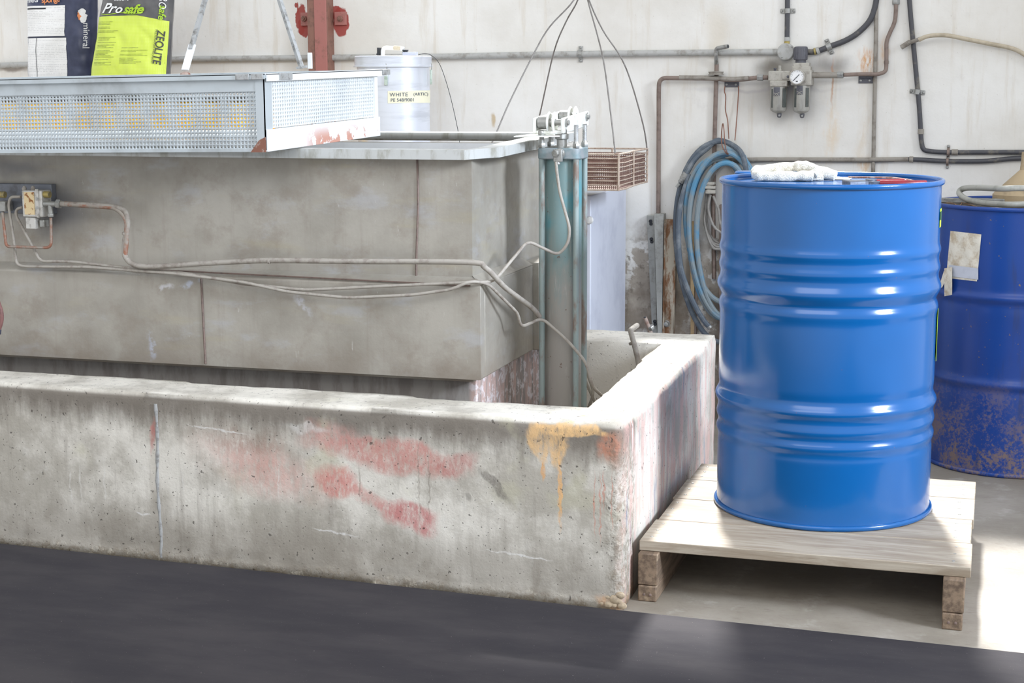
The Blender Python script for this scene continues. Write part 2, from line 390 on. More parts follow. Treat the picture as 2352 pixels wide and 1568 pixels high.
# ------------------------------------------------------------------ rubber mat
k = N('black rubber'); p = k.pos()
base = k.mix(k.mr(k.noise(k.vm('MULTIPLY', p, (1, 2.5, 1)), 2.2, 5, .6), .35, .7), (52, 50, 54), (66, 63, 65))
base = k.mix(k.mul(k.mr(k.vor(p, 34), .035, .02), k.mr(k.noise(p, 25, 2), .42, .48)), base, (176, 168, 158))
base = k.mix(k.mul(k.mr(k.vor(p, 110), .07, .04), k.mr(k.noise(p, 50, 2), .42, .47), .7), base, (150, 142, 134))
k.bump(k.noise(p, 160, 4), .15, .002)
M_MAT = k.out(base, .85, 0, .25)
mb = MB()
edge = [(x, front_y(x)-.012) for x in (-3.8, -3.2, -2.6, -2.1)]+[(-2.02, front_y(-2.02)-.009), (-.83, 3.598), (.6, 3.557), (1.6, 3.53)]
mb.prism([(x, y, 0) for x, y in edge]+[(1.6, .9, 0), (-3.8, .9, 0)], (0, 0, .007))
tag(mb.build('rubber_mat', M_MAT, base=(-1, 2.5, 0), bevel=.002), 'black rubber floor mat dotted with white specks in the foreground', 'mat')

# ------------------------------------------------------------------ dip tank
k = N('weathered steel'); p = k.pos((-2.4, 4.4, 0)); X, Y, Z = k.xyz(p)
base = k.mix(k.mr(k.noise(p, 3, 5, .6), .35, .68), (172, 167, 157), (147, 142, 132))
base = k.mix(k.mul(k.mr(k.noise(k.vm('MULTIPLY', p, (12, 12, .8)), 3, 5, .7), .5, .75), .22), base, (128, 116, 104))
base = k.mix(k.mul(k.mr(k.noise(p, 9, 6, .7), .48, .68), .5), base, (140, 130, 118))
base = k.mix(k.mul(k.mr(k.noise(k.vm('MULTIPLY', p, (1, 1, 2.2)), 5, 5, .65), .54, .7), .4), base, (178, 180, 186))
base = k.mix(k.mul(k.mr(k.noise(k.vm('MULTIPLY', p, (1, 1, 6)), 2.5, 4, .6), .55, .75), .4), base, (172, 162, 132))
base = k.mix(k.mul(k.mr(Z, .60, .46), k.mr(k.noise(p, 6, 5), .3, .6), .5), base, (140, 126, 112))
base = k.mix(k.mul(k.mr(k.noise(k.vm('MULTIPLY', p, (5, 5, 1)), 16, 5, .7), .66, .74), .5), base, (206, 204, 200))
c_ = at(120, 480, 4.0); base = k.mix(k.mul(k.blob(k.warp(p, 8, .1), c_, (.17, 2, .11), 0, .9), .7), base, (104, 106, 114))
c_ = at(30, 390, 4.0); base = k.mix(k.mul(k.blob(k.warp(p, 8, .1), c_, (.18, 2, .05), 0, .9), .6), base, (94, 96, 104))
for px_, py_, ax, ang, cc in ((380, 660, .05, -.3, (206, 206, 210)), (440, 650, .05, -.4, (186, 192, 206)), (350, 790, .06, 1.5, (178, 182, 196)), (700, 700, .05, 1.0, (190, 190, 196))):
    c_ = at(px_, py_, 4.0); base = k.mix(k.mul(k.blob(k.warp(p, 30, .05), c_, (ax, 2, .016), ang, .8), k.mr(k.noise(p, 50, 4), .4, .6), .8), base, cc)
k.bump(k.noise(p, 90, 5, .6), .12, .003)
M_TANK = k.out(base, .48, .25)
M_TANKW = dirty('weld seam', (118, 100, 92), (90, 78, 72), 60)
M_RIM = dirty('tank rim sheet', (196, 198, 196), (160, 158, 148), 8, .42, .3, streak=(3, 3, 1))
k = N('streaked plinth'); p = k.pos(); X, Y, Z = k.xyz(p); sd = k.mr(X, 1.02, 1.04)
base = k.mix(k.mr(k.noise(k.vm('MULTIPLY', p, (4, 4, 1)), 5, 5, .65), .4, .62), (150, 146, 142), (126, 120, 116))
base = k.mix(k.mul(sd, k.mr(k.noise(k.vm('MULTIPLY', p, (6, 6, 1)), 5, 5, .65), .35, .6)), base, (196, 168, 160))
base = k.mix(k.mul(sd, k.mr(k.noise(p, 30, 5, .7), .5, .6), .8), base, (222, 216, 218)); M_PLINTH = k.out(base, .6)

tank = thing('dip_tank', 'long grey weathered steel tank with a flanged rim standing in the bund', 'tank', (-2.4, 4.4, 0))
def rimz(y): return 1.1085+.030*(y-4.0)
TX, TF, TB, TL = -1.352, 4.03, 4.72, -3.75
mb = MB()
for lo, hi in (((TL, TF, .47), (TX, TF+.006, 1.085)), ((TX-.006, TF+.006, .47), (TX, TB, 1.085)), ((TL, TB, .47), (TX, TB+.006, 1.10)), ((TL, TF+.006, .60), (TX-.006, TB, .61))): mb.box(lo, hi)
body = mb.build('tank_body', M_TANK, tank)
mb = MB(); mb.tube([at(958+2*math.sin(t*5), 366+274*t, TF-.001) for t in [i/16 for i in range(17)]], .0032, 6); mb.build('weld_seam', M_TANKW, tank)
# rim: top flange ring with down-turned lip, chamfered front right corner
def rp(x, y, dz=0): return Vector((x, y, rimz(y)+dz))
o_ = [(TL, 3.985), (-1.357, 3.985), (-1.297, 4.10), (-1.262, 4.775), (TL, 4.775)]
i_ = [(TL, 4.032), (-1.365, 4.032), (-1.352, 4.06), (-1.345, 4.722), (TL, 4.722)]
mb = MB()
vs = []; fs = []
for (a, b) in zip(o_, i_): vs += [rp(*a), rp(*b), rp(*a, -.026), rp(a[0]*.999-.0, a[1]+.003, -.026), rp(*b, -.02)]
for i in range(4):
    a = i*5; b = a+5
    fs += [(a, b, b+1, a+1), (a, a+2, b+2, b), (a+2, a+3, b+3, b+2), (a+1, b+1, b+4, a+4)]
mb.add(vs, fs); mb.build('rim_flange', M_RIM, tank, sharp=25, solid=.003)
# jacket: protruding box band round the lower body
JF, JX = 3.99, -1.317
mb = MB()
prof = [(JF, .484), (JF, .742), (JF+.012, .752), (TF, .762)]
mb.add([(TL, y, z) for y, z in prof]+[(JX if y < TF-.001 else JX-.03, y, z) for y, z in prof], [(i, i+1, i+5, i+4) for i in range(3)])
mb.box((TL, JF+.001, .484), (JX, TF, .745))
mb.box((JX-.05, TF, .484), (JX, 4.50, .745)); mb.add([(JX, JF+.002, .745), (JX, 4.50, .745), (TX, 4.50, .765), (TX, TF, .765)], [(0, 1, 2, 3)])
mb.box((TX, 4.5, .484), (JX+.02, TB, .752))
mb.build('lower_jacket', M_TANK, tank, bevel=.004)
mb = MB(); mb.tube([at(462+10*t, 640+195*t, JF-.001) for t in [i/10 for i in range(11)]], .0035, 6); mb.build('weld_seam', M_TANKW, tank)
mb = MB(); mb.tube([at(330+750*t, 618+38*t, JF-.002) for t in [i/10 for i in range(11)]], .0025, 6); mb.build('weld_seam', M_TANKW, tank)
mb = MB(); mb.box((TL, TF+.03, 0), (TX, TB, .49)); mb.build('plinth', M_PLINTH, tank, bevel=.004)

MB().box((TL, TB-.005, .9), (TX-.008, TB-.0005, 1.098)).build('inner_wall', dirty('pale inner sheet', (206, 208, 210), (188, 190, 192), 6, .45, .1), tank)
# ------------------------------------------------------------------ pipes on the tank front
M_COP = dirty('dusty copper', (150, 104, 84), (156, 148, 138), 28, .5, .2, (.38, .6))
M_DUST = dirty('dust grey tube', (164, 158, 149), (132, 123, 114), 30, .6, 0)
M_ZINC = dirty('dull zinc', (164, 164, 160), (126, 124, 118), 40, .42, .5)
def pipe(name, label, pts, px_r, mat, rad=.03, n=12, sm=False, cat='pipe', group=None, parts=()):
    P = [at(*q) for q in pts]
    r = px_r*sum(mpp(q) for q in P)/len(P)
    t = thing(name, label, cat, P[0], group)
    mb = MB(); path = smooth(P, 6) if sm else fillet(P, rad, 8); mb.tube(path, r, n)
    q = mb.build('pipe_run' if cat == 'pipe' else cat+'_run', mat, t); t['_r'] = r
    return t
def ring(t, name, a, b, r, mat, n=14, parent=None):
    mb = MB().cyl(a, b, r, n); return mb.build(name, mat, t, bevel=r*.12)
P1 = pipe('copper_pipe', 'thick copper pipe bending down from the valve and along the tank front', [(138, 468, 3.965), (268, 476, 3.965), (293, 505, 3.965), (286, 560, 3.965), (292, 596, 3.962), (335, 612, 3.955), (480, 604, 3.955), (620, 598, 3.955), (800, 600, 3.955), (1070, 602, 3.955), (1115, 615, 3.97), (1160, 660, 4.06), (1220, 705, 4.24), (1240, 728, 4.27)], 6.2, M_DUST, .03, sm=True)
for x_, y_, dx, dy in ((287, 536, 0, 6), (618, 599, 6, 0)): a = at(x_-dx*.5, y_-dy*.5, 3.965 if dy else 3.955); b = at(x_+dx*.5, y_+dy*.5, 3.965 if dy else 3.955); ring(P1, 'coupling', a, b, .0085, M_DUST)
mb = MB(); mb.tube(fillet([at(150, 468, 3.965), at(268, 476, 3.965), at(293, 505, 3.965), at(287, 590, 3.964)], .04, 8), .0078, 12)
mb.build('bare_copper_length', M_COP, P1)['label'] = 'bare brown copper length'
pipe('thin_tube', 'thin brown tube curving from behind the valve to the ram, upper of the pair', [(52, 476, 3.975), (38, 480, 3.975), (36, 494, 3.975), (78, 572, 3.975), (92, 600, 3.975), (160, 600, 3.975), (300, 616, 3.972), (430, 628, 3.968), (560, 652, 3.966), (700, 666, 3.966), (900, 656, 3.966), (1040, 650, 3.968), (1085, 648, 3.968), (1122, 648, 4.0), (1140, 640, 4.05), (1212, 553, 4.20), (1282, 586, 4.275), (1305, 560, 4.275), (1309, 525, 4.275), (1285, 440, 4.275), (1279, 395, 4.268), (1277, 372, 4.272)], 3.6, M_DUST, .025)
pipe('thin_tube', 'thin grey tube sagging across the jacket, lower of the pair', [(48, 452, 3.972), (24, 452, 3.972), (19, 470, 3.972), (30, 540, 3.972), (38, 608, 3.972), (60, 612, 3.972), (200, 613, 3.97), (400, 628, 3.957), (560, 648, 3.955), (660, 670, 3.953), (800, 684, 3.953), (950, 677, 3.953), (1040, 664, 3.955), (1078, 645, 3.957), (1120, 650, 4.0), (1190, 720, 4.16), (1196, 752, 4.18), (1245, 730, 4.265), (1300, 778, 4.265), (1345, 830, 4.28), (1362, 890, 4.3), (1390, 915, 4.4)], 3.6, M_DUST, .025)
# short copper loop under the valve
pipe('copper_tube', 'narrow copper U-shaped tube joining two valves under the left plate', [(6, 488, 3.962), (12, 545, 3.957), (14, 566, 3.957), (118, 569, 3.957), (117, 500, 3.963)], 3.4, M_COP, .02)
# valve block
vt = thing('air_valve', 'pale valve block with rusty yellow label screwed to the tank front', 'valve', at(70, 490, 4.02))
M_VPL = dirty('blue grey plate', (118, 122, 130), (98, 98, 102), 20, .5, .3); M_ALU = dirty('cast aluminium', (206, 204, 198), (150, 146, 138), 50, .45, .3)
def pbox(mb, x0, y0, x1, y1, Yf, Yb):            # box given by its front face in the photo and two depths
    a = at(x0, y0, Yf); b = at(x1, y1, Yf); return mb.box((min(a.x, b.x), Yf, min(a.z, b.z)), (max(a.x, b.x), Yb, max(a.z, b.z)))
pbox(MB(), -70, 420, 121, 492, 4.005, 4.03).build('back_plate', M_VPL, vt, bevel=.002)
pbox(MB(), 49, 437, 98, 499, 3.955, 4.005).build('valve_body', M_ALU, vt, bevel=.003)
k = N('rust bitten label'); p = k.pos(); k.out(k.mix(k.mr(k.noise(p, 60, 4, .6), .54, .62), (226, 204, 160), (150, 96, 46)), .6)
pbox(MB(), 54, 441, 80, 493, 3.953, 3.956).build('rating_label', k.m, vt)['label'] = 'cream label bitten with rust'
q = pbox(MB(), 80, 434, 90, 500, 3.951, 3.956).build('side_rail', M_ALU, vt, bevel=.001)
for yy in (456, 477): spart(MB().cyl(at(84.5, yy, 3.952), at(84.5, yy, 3.948), .004, 10), 'screw', M_ZINC, q, vt)
pbox(MB(), 58, 499, 82, 526, 3.955, 3.985).build('solenoid_foot', M_ALU, vt, bevel=.002)
pbox(MB(), 90, 505, 102, 522, 3.965, 3.99).build('side_port', M_ZINC, vt, bevel=.002)
for xx in (56, 76): MB().lathe([(.006, 0), (.007, .006), (.003, .013)], at(xx, 437, 3.97), 12).build('cap_nut', M_DUST, vt)
M_BRASS = dirty('sintered brass', (176, 158, 96), (128, 122, 104), 50, .5, .4)
for xx, ln in ((-6, 18), (94, 21)): MB().cyl(at(xx, 446, 3.97), at(xx+ln, 447, 3.97), .0098, 14).build('exhaust_muffler', M_BRASS, vt, bevel=.001)
ft = MB(); ft.cyl(at(96, 467, 3.965), at(106, 467, 3.965), .005, 10); ft.cyl(at(102, 468, 3.965), at(136, 469, 3.965), .008, 12); ft.nut(at(130, 468, 3.965), .0135, .014, (at(150, 469, 3.965)-at(130, 468, 3.965))); ft.cyl(at(115, 470, 3.965), at(117, 490, 3.965), .007, 12); ft.nut(at(117, 490, 3.965), .0085, .010, (0, 0, -1))
ft.build('tee_fitting', M_ZINC, vt)
fb = MB(); pbox(fb, -6, 462, 12, 486, 3.96, 4.0); fb.cyl(at(6, 486, 3.967), at(7, 494, 3.967), .005, 10); fb.build('elbow_port', M_ZINC, vt, bevel=.002)
# hose end at the left edge
ht = thing('red_hose', 'dull red hose end with black tip hanging at the left edge', 'hose', at(0, 765, 3.9))
MB().tube(smooth([at(-40, 620, 3.9), at(-14, 670, 3.9), at(2, 710, 3.9), at(4, 735, 3.9), at(-2, 757, 3.9)], 6), .0055, 10).build('hose_run', dirty('red rubber', (132, 92, 88), (110, 80, 78), 40), ht)
MB().cyl(at(-1, 756, 3.9), at(-2, 767, 3.9), .0058, 10).build('hose_tip', dirty('black ferrule', (62, 64, 78), (50, 52, 60), 40), ht, bevel=.001)

# ------------------------------------------------------------------ perforated tray over the tank
M_TRAY = dirty('galvanised tray sheet', (190, 198, 202), (166, 172, 174), 6, .45, .25)
M_ROD = dirty('grey steel rod', (176, 178, 178), (120, 118, 114), 50, .45, .4)
M_RUST = dirty('rusty steel', (132, 88, 72), (170, 150, 140), 45, .7, 0, (.5, .62))
k = N('flaking white paint'); p = k.pos(); X, Y, Z = k.xyz(p)
f = k.mul(k.mr(k.math('ADD', k.noise(p, 22, 5, .65), k.math('MULTIPLY', k.noise(p, 5, 2), .6)), .80, .83), k.mr(Y, -.24, -.05, .0, 1), k.mr(Z, .075, .02, 0, 1))
M_FLAKE = k.out(k.mix(f, (228, 232, 234), (196, 146, 130)), .5)
TRX, TRY, TRB, TRL = -1.848, 3.80, 4.58, -3.3
def T(x, y, z): return Vector((x, y, z+.013*(x-TRX)+.02*(y-TRY)))
tray = thing('perforated_tray', 'perforated sheet metal tray with white flaking end hung over the tank', 'tray', T(-2.4, 4.2, 1.108))
def perf(mb, fn, u0, u1, v0, v1, pu, pv, ratio, nrm=None, th=0, n=8):
    nu = max(1, round((u1-u0)/pu)); nv = max(1, round((v1-v0)/pv)); du = (u1-u0)/nu; dv = (v1-v0)/nv
    r = min(pu, pv)*ratio/2
    G = {}; vs = []; fs = []
    def gv(i, j):
        if (i, j) not in G: G[(i, j)] = len(vs); vs.append(fn(u0+i*du, v0+j*dv))
        return G[(i, j)]
    for i in range(nu):
        for j in range(nv):
            c = [gv(i, j), gv(i+1, j), gv(i+1, j+1), gv(i, j+1)]; cu = u0+(i+.5)*du; cv = v0+(j+.5)*dv; o = len(vs)
            for k_ in range(8):
                a = -math.pi*.75+k_*math.pi/4; vs.append(fn(cu+r*math.cos(a), cv+r*math.sin(a)))
            for s_ in range(4):
                fs += [(c[s_], o+s_*2+1, o+s_*2), (c[s_], c[(s_+1) % 4], o+(s_*2+2) % 8, o+s_*2+1)]
            if th:
                for k_ in range(8): vs.append(vs[o+k_]+nrm*th)
                for k_ in range(8): fs.append((o+k_, o+(k_+1) % 8, o+8+(k_+1) % 8, o+8+k_))
    return mb.add(vs, fs)
mb = MB(); perf(mb, lambda x, z: T(x, TRY, z), TRL, TRX-.022, 1.116, 1.266, .01055, .0107, .65, Vector((0, 1, 0)), .0025); mb.build('front_panel', M_TRAY, tray, sharp=0)
mb = MB(); perf(mb, lambda y, z: T(TRX, y, z), TRY+.03, TRB-.02, 1.168, 1.292, .0147, .0105, .74, Vector((-1, 0, 0)), .0025); mb.build('end_panel', dirty('pale end sheet', (222, 227, 230), (204, 210, 214), 6, .45, .1), tray, sharp=0)
mb = MB(); perf(mb, lambda x, z: T(x, TRB, z), TRL, TRX, 1.128, 1.27, .0112, .0112, .80); mb.build('back_panel', M_TRAY, tray, sharp=0)
mb = MB(); perf(mb, lambda x, y: T(x, y, 1.131), TRL, TRX, TRY+.002, TRB, .0125, .0125, .55); mb.build('base_panel', M_TRAY, tray, sharp=0)
def tb(mb, lo, hi):
    n0 = len(mb.v); mb.box(lo, hi)
    for i in range(n0, len(mb.v)): mb.v[i] = T(*mb.v[i])
    return mb
mb = MB(); tb(mb, (TRL, TRY-.004, 1.266), (TRX, TRY, 1.298)); mb.build('upper_band', M_TRAY, tray)
mb = MB(); tb(mb, (TRL, TRY-.016, 1.298), (TRX+.008, TRY-.012, 1.311)); tb(mb, (TRL, TRY-.016, 1.309), (TRX+.008, TRY+.014, 1.312)); mb.build('front_rail', M_TRAY, tray)
mb = MB(); tb(mb, (TRX+.010, TRY-.01, 1.292), (TRX+.014, TRB+.06, 1.311)); tb(mb, (TRX-.02, TRY-.01, 1.309), (TRX+.014, TRB+.06, 1.312)); mb.build('end_rail', M_FLAKE, tray)
mb = MB(); tb(mb, (TRL, TRB-.01, 1.27), (TRX, TRB+.012, 1.312)); mb.build('back_rail', M_TRAY, tray)
mb = MB(); tb(mb, (TRX-.024, TRY-.006, 1.112), (TRX+.003, TRY-.001, 1.30)); tb(mb, (TRX-.001, TRY-.006, 1.112), (TRX+.004, TRY+.034, 1.30)); mb.build('corner_post', M_TRAY, tray)
mb = MB(); tb(mb, (TRX-.001, TRB-.022, 1.16), (TRX+.005, TRB+.004, 1.30)); mb.build('corner_post', M_FLAKE, tray)
mb = MB(); tb(mb, (TRX, TRY-.006, 1.108), (TRX+.008, TRB+.012, 1.166)); mb.build('end_skirt', M_FLAKE, tray, bevel=.001)['label'] = 'white end skirt flaking to red primer'
mb = MB(); tb(mb, (TRL, TRY-.004, 1.108), (TRX, TRY, 1.1165)); mb.build('bottom_hem', M_TRAY, tray)
mb = MB(); mb.prism([T(TRX-.042, TRY-.009, 1.107), T(TRX+.002, TRY-.009, 1.107), T(TRX+.002, TRY-.009, 1.147), T(TRX-.016, TRY-.009, 1.139)], (0, .004, 0)); mb.build('corner_gusset', M_RUST, tray)['label'] = 'rust-brown corner gusset'
for x0, x1 in ((TRX-.03, TRX+.004), (TRX-.075, TRX-.036)):
    mb = MB(); tb(mb, (x0, TRY-.019, 1.297), (x1, TRY-.015, 1.312)); mb.build('rail_splice', M_ROD, tray, bevel=.001)
mb = MB(); tb(mb, (TRX+.013, TRY+.06, 1.294), (TRX+.017, TRY+.14, 1.312)); mb.build('rail_splice', M_ROD, tray, bevel=.001)
mb = MB(); tb(mb, (TRX+.010, TRB+.02, 1.295), (TRX+.020, TRB+.075, 1.312)); mb.build('rail_splice', M_ROD, tray, bevel=.001)
a = at(425, 161, 3.80); b = at(505, -120, 4.05)
mb = MB(); mb.bar(a+(b-a)*.16, b, .011, .011); mb.build('hanger_bar', M_ROD, tray)
mb = MB(); mb.bar(a, a+(b-a)*.2, .021, .005); mb.build('hanger_lug', M_FLAKE, tray, bevel=.001)
a2 = atx(693, 156, TRX-.004); b2 = at(607, -110, 4.12)
mb = MB(); mb.bar(a2, b2, .011, .011); mb.bar(a2-Vector((.015, 0, 0)), a2+Vector((.015, 0, .004)), .01, .006); mb.build('hanger_bar', M_ROD, tray)
a3 = a2+Vector((.012, .03, 0)); mb = MB(); mb.box(tuple(a3-Vector((.006, .004, .002))), tuple(a3+Vector((.006, .004, .042)))); mb.build('hanger_lug', M_FLAKE, tray, bevel=.001)
mb = MB().lathe([(.015, 0), (.013, .004), (.005, .008)], a-Vector((0, 0, .012)), 10); mb.build('weld_blob', M_RUST, tray)

# ------------------------------------------------------------------ long grey cabinet behind the tank
c_r = wp(1437, 600, .02); CBX = c_r.x; CBZ = atx(1400, 437, CBX).z; CBY = atx(1357, 600, CBX).y
M_CAB = dirty('blue grey cabinet sheet', (206, 210, 222), (190, 194, 208), 5, .4, 0, bump=.03)
cab = thing('equipment_cabinet', 'pale blue-grey sheet metal cabinet standing against the wall behind the tank', 'cabinet', (-2.6, 5.6, 0))
mb = MB().box((-4.1, CBY, 0), (CBX, YW-.02, CBZ)); mb.build('cabinet_body', M_CAB, cab, bevel=.004)
c = at(1350, 505, CBY); mb = MB().lathe([(.012, 0), (.014, .004), (.012, .010), (.004, .012)], c+Vector((.008, 0, 0)), 16, (0, -1, 0)); mb.build('knob', dirty('white knob', (226, 226, 224), (200, 200, 198), 30), cab)

# ------------------------------------------------------------------ bin and sacks on the cabinet
BY = 5.48
zt = at(300, 219, BY-.16).z
yb = thing('yellow_bin', 'orange-yellow plastic bin with dark lid seen through the tray holes', 'bin', (at(300, 260, BY).x, BY, CBZ))
xl = at(-60, 260, BY).x; xr = at(606, 260, BY).x
M_YEL = dirty('orange yellow plastic', (255, 196, 0), (250, 180, 0), 12, .45, 0)
mb = MB(); mb.prism([(xl+.02, BY-.15, CBZ), (xr-.02, BY-.15, CBZ), (xr-.02, BY+.15, CBZ), (xl+.02, BY+.15, CBZ)], (0, 0, zt-CBZ-.02)); mb.build('bin_body', M_YEL, yb, bevel=.012)
for i in range(7): mb = MB(); x_ = xl+.1+i*(xr-xl-.2)/6; mb.box((x_-.012, BY-.158, CBZ+.02), (x_+.012, BY-.148, zt-.05)); mb.build('rib', M_YEL, yb, bevel=.003)
mb = MB().box((xl, BY-.165, zt-.024), (xr, BY+.165, zt)); mb.build('bin_lid', dirty('dark lid', (70, 68, 66), (54, 52, 50), 20), yb, bevel=.008)
def sack(name, label, cx0, cx1, tx0, tx1, ytop, Yc, thick, mat, seed):
    zb = zt+.001; zh = at(150, ytop, Yc).z-zb
    xb0 = at(cx0, 160, Yc).x; xb1 = at(cx1, 160, Yc).x; xt0 = at(tx0, 0, Yc).x; xt1 = at(tx1, 0, Yc).x; z0 = at(200, 0, Yc).z; z160 = at(200, 162, Yc).z
    def edge(u, v):
        z = zb+zh*v; t = (z-z160)/(z0-z160); l = xb0+(xt0-xb0)*t; r = xb1+(xt1-xb1)*t
        return l+(r-l)*u, z
    def F(u, v, side=-1):
        x, z = edge(u, v); a = abs(2*u-1); b = abs(2*v-1)
        d = thick*max(0, 1-a**4)**.5*max(0, 1-b**8)**.5*(1-.25*v)
        wv = Vector((x*9+seed, z*9, side)); wr_ = mnoise.noise(wv)*.012+abs(mnoise.noise(wv*2.3))*.009+mnoise.noise(wv*5)*.003
        return Vector((x, Yc+side*(d+wr_*min(1, d/thick*1.3)), z))
    t = thing(name, label, 'sack', ((xb0+xb1)/2, Yc, zb))
    mb = MB(); mb.grid(lambda u, v: F(u, v), 44, 50); mb.grid(lambda u, v: F(u, v, 1), 20, 24)
    mb.build('sack_body', mat, t, sharp=0)
    return t, F, edge
k = N('navy sack film'); p = k.pos(); M_NAVY = k.out(k.mix(k.mr(k.noise(p, 9, 4, .6), .3, .7), (44, 50, 74), (70, 76, 102)), .36)
s1, F1, E1 = sack('navy_sack', 'navy plastic sack with white printed panel, standing left of the lime sack', 70, 222, 66, 224, -60, BY+.045, .06, M_NAVY, 3)
def flat(o, du, dv): return lambda x, y: o+du*x+dv*y
def onsack(F, u0, v0, su, sv, ang=0, lift=.0025):
    ca, sa = math.cos(ang), math.sin(ang)
    def g(x, y):
        X_, Y_ = x*ca-y*sa, x*sa+y*ca
        return F(u0+X_*su, v0+Y_*sv)-Vector((0, lift, 0))
    return g
sw = abs(E1(1, .4)[0]-E1(0, .4)[0]); sh = at(150, -60, BY).z-zt
def vpx(py): return (at(150, py, BY).z-zt)/sh
def patch(name, F, u0, u1, v0, v1, mat, t, lift=.0018, lab=None, nu=14, nv=20, skew=0):
    mb = MB().grid(lambda u, v: F(u0+(u1-u0+skew*(1-v))*u, v0+(v1-v0)*v)-Vector((0, lift, 0)), nu, nv); o = mb.build(name, mat, t, sharp=0)
    if lab: o['label'] = lab
    return o
k = N('white printed panel'); p = k.pos(); X, Y, Z = k.xyz(p)
ln = k.math('FRACT', k.math('MULTIPLY', Z, 150)); row = k.n('ShaderNodeTexNoise'); k.L(k.vm('MULTIPLY', p, (2, 0, 70)), row.inputs['Vector']); row.inputs['Scale'].default_value = 2
wd = k.mr(k.noise(k.vm('MULTIPLY', p, (160, 0, 90)), 1, 2), .42, .5)
fp = k.mul(k.mr(ln, .55, .62), k.mr(row.outputs['Fac'], .42, .5), wd, .26)
M_PRINT = k.out(k.mix(fp, (244, 243, 240), (120, 120, 122)), .45)
patch('printed_panel', F1, .02, .66, -.0+.02, vpx(88), M_PRINT, s1, skew=.04, lab='white panel of small grey print')
patch('printed_panel', F1, .02, .64, vpx(84), vpx(14), M_PRINT, s1, lab='white panel of small grey print')
M_DK = dirty('dark print', (60, 62, 66), (50, 52, 56), 30); M_WPR = dirty('white print', (240, 240, 238), (228, 228, 226), 30); M_OPR = dirty('orange print', (238, 150, 92), (226, 138, 80), 30)
patch('rule_line', F1, .03, .66, vpx(86.5), vpx(85.7), M_DK, s1, .004, nv=2); patch('rule_line', F1, .215, .222, .02, vpx(87), M_DK, s1, .004, nu=2)
patch('heading_line', F1, .06, .36, vpx(22), vpx(18.5), M_DK, s1, .004, nv=2)
lettering('lettering', 'mineral', 1, onsack(F1, .065, vpx(7), .0235/sw, .026/sh, .04, .0075), M_WPR, s1, spacing=.86)
lettering('lettering', 'sponge', 1, onsack(F1, .31, vpx(7.5), .032/sw, .030/sh, .05, .0075), M_OPR, s1, spacing=.86, bold=.015)
lettering('lettering', 'mineral', 1, onsack(F1, .895, vpx(54), .030/sw, .034/sh, -math.pi/2, .0075), M_WPR, s1, spacing=.98)
for (u_, v_, ru, rv, mm) in ((.865, 40, .05, .035, M_OPR), (.875, 30, .045, .03, M_WPR), (.885, 47, .04, .028, M_WPR), (.85, 33, .03, .02, M_OPR), (.9, 39, .035, .02, M_WPR)):
    mb = MB().grid(lambda a, r: F1(u_+ru*r*math.cos(a*6.283)*(1+.15*math.sin(a*31)), vpx(v_)+rv*r*math.sin(a*6.283))-Vector((0, .003+(.001 if mm is M_WPR else 0), 0)), 16, 3, True); mb.build('emblem_blob', mm, s1, sharp=0)
k = N('charcoal and lime sack film'); bs = (0, 0, 0); p = k.pos()
M_CHAR = k.out(k.mix(k.mr(k.noise(p, 9, 4, .6), .3, .7), (82, 82, 84), (112, 110, 108)), .4)
s2, F2, E2 = sack('lime_sack', 'charcoal and lime green plastic sack standing right of the navy sack', 216, 390, 240, 400, -60, BY-.085, .07, M_CHAR, 11)
sw2 = abs(E2(1, .4)[0]-E2(0, .4)[0])
k = N('lime film'); p = k.pos()
dots = k.mr(k.vor(k.vm('MULTIPLY', p, (1, 0, 1)), 190, rnd=0), .35, .25)
M_LIME = k.out(k.mix(k.mul(dots, .22), (212, 230, 84), (238, 244, 160)), .42)
mb = MB().grid(lambda u, v: F2(.005+.985*u, .015+(vpx(42-2*math.sin(u*3)+13*max(0, u-.62)*2.4)-.015)*v)-Vector((0, .0016, 0)), 40, 30); mb.build('lime_panel', M_LIME, s2, sharp=0)
M_GPR = dirty('lime print', (176, 214, 52), (160, 200, 44), 30)
lettering('lettering', 'Pr', 1, onsack(F2, .11, vpx(33), .064/sw2, .052/sh, -.02, .0075), M_WPR, s2, shear=.3, bold=.02)
lettering('lettering', 'o', 1, onsack(F2, .295, vpx(33.5), .056/sw2, .044/sh, -.02, .0075), M_WPR, s2, shear=.3, bold=.02)
lettering('lettering', 'safe', 1, onsack(F2, .415, vpx(34.5), .058/sw2, .046/sh, -.03, .0075), M_GPR, s2, shear=.3, bold=.03)
mb = MB().tube([F2(.10+.55*i/16, vpx(35.5+2*math.sin(i*.6)))-Vector((0, .003, 0)) for i in range(17)], .0014, 5); mb.build('swoosh', M_GPR, s2)
lettering('lettering', 'absorb', 1, onsack(F2, .27, vpx(6.5), .026/sw2, .020/sh, 0, .0075), M_WPR, s2, shear=.2)
lettering('lettering', 'surface', 1, onsack(F2, .52, vpx(4.5), .026/sw2, .022/sh, .02, .0075), M_WPR, s2, shear=.2)
lettering('lettering', 'PRO', 1, onsack(F2, .905, vpx(-14), .034/sw2, .034/sh, -math.pi/2-.08, .0075), M_WPR, s2, shear=.25)
lettering('lettering', 'safe', 1, onsack(F2, .905, vpx(18), .034/sw2, .034/sh, -math.pi/2-.08, .0075), M_GPR, s2, shear=.25, bold=.02)
lettering('lettering', 'ZEOLITE', 1, onsack(F2, .895, vpx(73), .036/sw2, .0335/sh, -math.pi/2-.04, .0075), M_DK, s2, shear=.2, bold=.01)
lettering('lettering', 'MULTI-PURPOSE ABSORBENT', 1, onsack(F2, .872, vpx(72), .0095/sw2, .0098/sh, -math.pi/2-.04, .0075), M_DK, s2)
